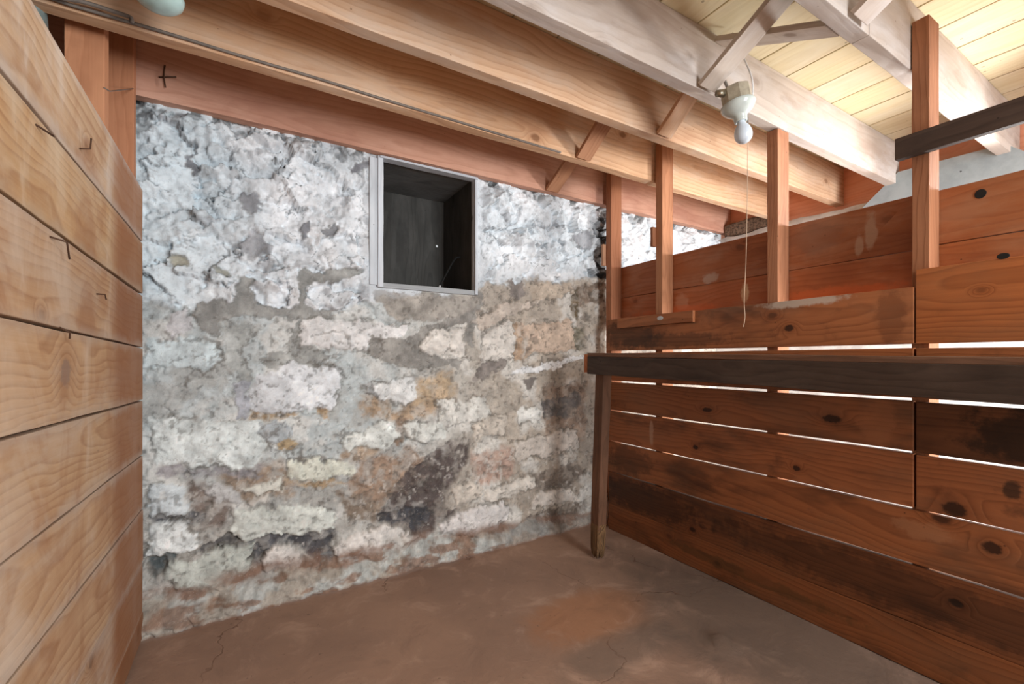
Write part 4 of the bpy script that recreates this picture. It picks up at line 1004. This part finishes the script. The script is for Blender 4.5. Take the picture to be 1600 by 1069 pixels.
# ------------------------------------------------------------------ ceiling lamp with bulb
lp = Vector((1.545, 0.978, 1.97))
C = empty('ceiling_lamp', lp); tag(C, 'bare bulb in a white porcelain holder on a beige box under the joists', 'lamp')
ax = Matrix.Rotation(math.radians(-8), 4, 'Y') @ Matrix.Rotation(math.radians(-6), 4, 'X')
bx = lathe('junction_box', [(0, .075), (.045, .075), (.051, .07), (.051, .022), (0.048, .018), (0, .018)], M['box'], C, res=8, mtx=ax)
for p in bx.data.polygons: p.use_smooth = False
tube('mounting_strap', [lp + Vector((-.03, .02, .07)), lp + Vector((-.052, .03, .12)), lp + Vector((-.075, .045, .165))], .0055, M['steel'], C, local=lp)
tube('cable_clamp', [lp + Vector((-.06, .02, .048)), lp + Vector((-.086, .028, .044))], lambda t: .015 if t < .4 else .012, M['brass'], C, local=lp)
lathe('lampholder', [(0, .02), (.052, .02), (.058, .016), (.059, .008), (.053, -.004), (.042, -.016), (.030, -.024), (.024, -.030), (.022, -.045), (.0215, -.05), (.016, -.05), (.016, -.03), (0, -.03)], M['porcelain'], C, mtx=ax)
bl = lathe('bulb', [(.0135, -.034), (.0135, -.052), (.0165, -.060), (.0255, -.074), (.0300, -.090), (.0302, -.102), (.027, -.114), (.019, -.124), (.009, -.129), (0, -.130)], M['bulb'], C, mtx=ax)
tube('pull_chain', [lp + Vector((.034, -.012, -.012)), lp + Vector((.036, -.014, -.05)), lp + Vector((.036, -.014, -.075))], .0024, M['steel'], C, local=lp)
tube('pull_cord', [lp + Vector((.036, -.014, -.07)), lp + Vector((.035, -.012, -.3)), lp + Vector((.030, -.010, -.55)), lp + Vector((.022, -.008, -.70)), lp + Vector((.030, -.006, -.76)), lp + Vector((.024, -.004, -.80))], .0013, M['cord'], C, local=lp, res=6)
tube('supply_cord', [lp + Vector((.035, -.03, .02)), lp + Vector((.036, -.03, .1)), lp + Vector((.030, .0, .2)), lp + Vector((.01, .03, .30))], .0028, M['whiteend'], C, local=lp, res=6)

# second lampholder at the top left, only its underside in the frame
lp2 = Vector((-0.209, 1.505, 2.012))
D = empty('ceiling_lampholder', lp2); tag(D, 'pale green porcelain lampholder at the top edge between two joists', 'lamp')
lathe('junction_box', [(0, .075), (.045, .075), (.050, .07), (.050, .022), (0, .022)], M['box'], D, res=8)
lathe('dome', [(0, .024), (.056, .022), (.060, .014), (.056, 0), (.044, -.012), (.028, -.019), (0, -.021)], M['glassgreen'], D)
lathe('stem_bracket', [(0, .27), (.012, .27), (.012, .07), (0, .07)], M['steel'], D, res=10)

# ------------------------------------------------------------------ cables at the top left, pipe, nails
o = tube('ceiling_cable', [(-.62, 1.728, 2.085), (-.47, 1.722, 2.058), (-.36, 1.722, 2.056), (-.2, 1.727, 2.060), (.0, 1.728, 2.058), (.2, 1.729, 2.060), (.42, 1.729, 2.056), (.8, 1.730, 2.0545), (1.15, 1.731, 2.0535), (1.3, 1.731, 2.053)], .0048, M['cable'])
tag(o, 'long grey cable running along the lower edge of the second joist', 'cable', 'cables along the second joist')
o = tube('ceiling_cable', [(-.60, 1.715, 2.075), (-.48, 1.700, 2.052), (-.40, 1.70, 2.062), (-.345, 1.705, 2.064), (-.304, 1.706, 2.063), (-.298, 1.706, 2.058), (-.297, 1.706, 2.048)], .0055, M['cable'])
tag(o, 'short grey cable ending in a bent hook in the top left corner', 'cable', 'cables along the second joist')
o = tube('wall_pipe', [(-.545, 1.81, .8), (-.545, 1.81, 1.7), (-.545, 1.80, 2.0), (-.555, 1.77, 2.2)], .045, M['duct'], res=16)
tag(o, 'grey green pipe behind the top of the left planks', 'pipe')
o = tube('tie_wire', [(-0.389, 1.851, 1.902), (-0.386, 1.904, 1.92), (-0.361, 2.095, 2.036)], .0018, M['steel'], poly=True)
tag(o, 'thin wire stretched between the two corner posts', 'wire')
def nail(label, a, b, c=None, r=.0019):
    pts = [a, b] + ([c] if c else [])
    o = tube('bent_nail', pts, r, M['rust'], poly=True, res=6); tag(o, label, 'nail', 'bent nails'); return o
xl = -.342
nail('long bent nail high on the left planks beside the frame edge', (xl, 1.235, 1.296), (xl + .022, 1.25, 1.291), (xl + .018, 1.28, 1.262))
nail('small bent nail in the third plank of the left wall', (xl, 1.555, 1.222), (xl + .016, 1.56, 1.222), (xl + .014, 1.58, 1.212))
nail('bent nail in the topmost plank of the left wall', (xl, 1.42, 1.547), (xl + .018, 1.425, 1.553), (xl + .016, 1.44, 1.583))
nail('nail sticking out of the second plank of the left wall', (xl, 1.17, 1.49), (xl + .016, 1.20, 1.485))
nail('nail at the lower edge of the third plank of the left wall', (xl, 1.29, 1.118), (xl + .014, 1.30, 1.108), (xl + .012, 1.305, 1.095))
o = tube('bent_nail', [(-0.277, 2.158, 2.185), (-0.279, 2.148, 2.14), (-0.274, 2.146, 2.095)], .003, M['rust'], res=6); tag(o, 'upright part of the rusty cross on the reddish joist', 'nail', 'bent nails')
o = tube('bent_nail', [(-0.295, 2.155, 2.132), (-0.240, 2.143, 2.144)], .003, M['rust'], res=6); tag(o, 'level part of the rusty cross on the reddish joist', 'nail', 'bent nails')

# mortar lump in the corner behind the bench leg
bm = bmesh.new(); bmesh.ops.create_icosphere(bm, subdivisions=4, radius=1)
for v in bm.verts:
    q = v.co
    k = 1 + .35 * (math.sin(q.x * 5 + 1) * math.sin(q.y * 4.3) * math.sin(q.z * 6.1 + 2)) + .12 * math.sin(q.x * 17 + q.z * 13) * math.sin(q.y * 15)
    v.co = Vector((q.x * .06 * k, q.y * .05 * k, q.z * .16 * k))
o = link_mesh('trim_2', bm, plain('corner_mortar', (168, 138, 122), .95, 0, .2, 30, bump=.8), None, Matrix.Translation((1.965, 2.15, .12)), smooth=True)
tag(o, 'crumbled mortar in the back right corner', 'mortar', kind='structure')

# ------------------------------------------------------------------ light
def area(name, loc, tgt, sx, sy, e, c=(1, 1, 1), spread=180):
    l = bpy.data.lights.new(name, 'AREA'); l.shape = 'RECTANGLE'; l.size = sx; l.size_y = sy; l.energy = e; l.color = c; l.spread = math.radians(spread)
    o = bpy.data.objects.new(name, l); COL.objects.link(o); o.location = loc
    o.rotation_euler = (Vector(tgt) - Vector(loc)).to_track_quat('-Z', 'Y').to_euler()
    return o
def point(name, loc, e, r=.04, c=(1, 1, 1)):
    l = bpy.data.lights.new(name, 'POINT'); l.energy = e; l.shadow_soft_size = r; l.color = c
    o = bpy.data.objects.new(name, l); COL.objects.link(o); o.location = loc; return o
area('doorway_daylight', (1.38, -2.2, 1.45), (0.45, 2.2, 1.3), 1.0, 1.8, 145, (.95, .98, 1.0))
area('next_bay_window', (3.10, 0.42, 1.70), (1.0, 1.3, 1.84), .24, .24, 15, (1.0, .99, .97), 110)
area('next_bay_fill', (2.45, -1.1, .75), (3.2, 1.3, .55), .7, 1.0, 60, (1, 1, 1), 100)  # added fill lamp, brightens the far wall behind the plank gaps

w = bpy.data.worlds.new('World'); S.world = w; w.use_nodes = True
bg = w.node_tree.nodes['Background']; bg.inputs[0].default_value = (.95, .98, 1, 1); bg.inputs[1].default_value = 0.6

# ------------------------------------------------------------------ camera
cd = bpy.data.cameras.new('Camera'); cam = bpy.data.objects.new('Camera', cd); COL.objects.link(cam)
cd.sensor_width = 36; cd.lens = 36 * 694.6 / 1600
cd.shift_y = 27.5 / 1600
cd.clip_start = 0.02
cam.location = (0, 0, 1.05); cam.rotation_euler = (PI / 2, 0, math.radians(-30.67))
S.camera = cam
S.view_settings.view_transform = 'Standard'; S.view_settings.look = 'None'
S.view_settings.exposure = 0.0; S.view_settings.gamma = 1; S.view_settings.use_curve_mapping = False
S.cycles.max_bounces = 8; S.cycles.diffuse_bounces = 5
S.cycles.use_denoising = True
S.cycles.sample_clamp_indirect = 6
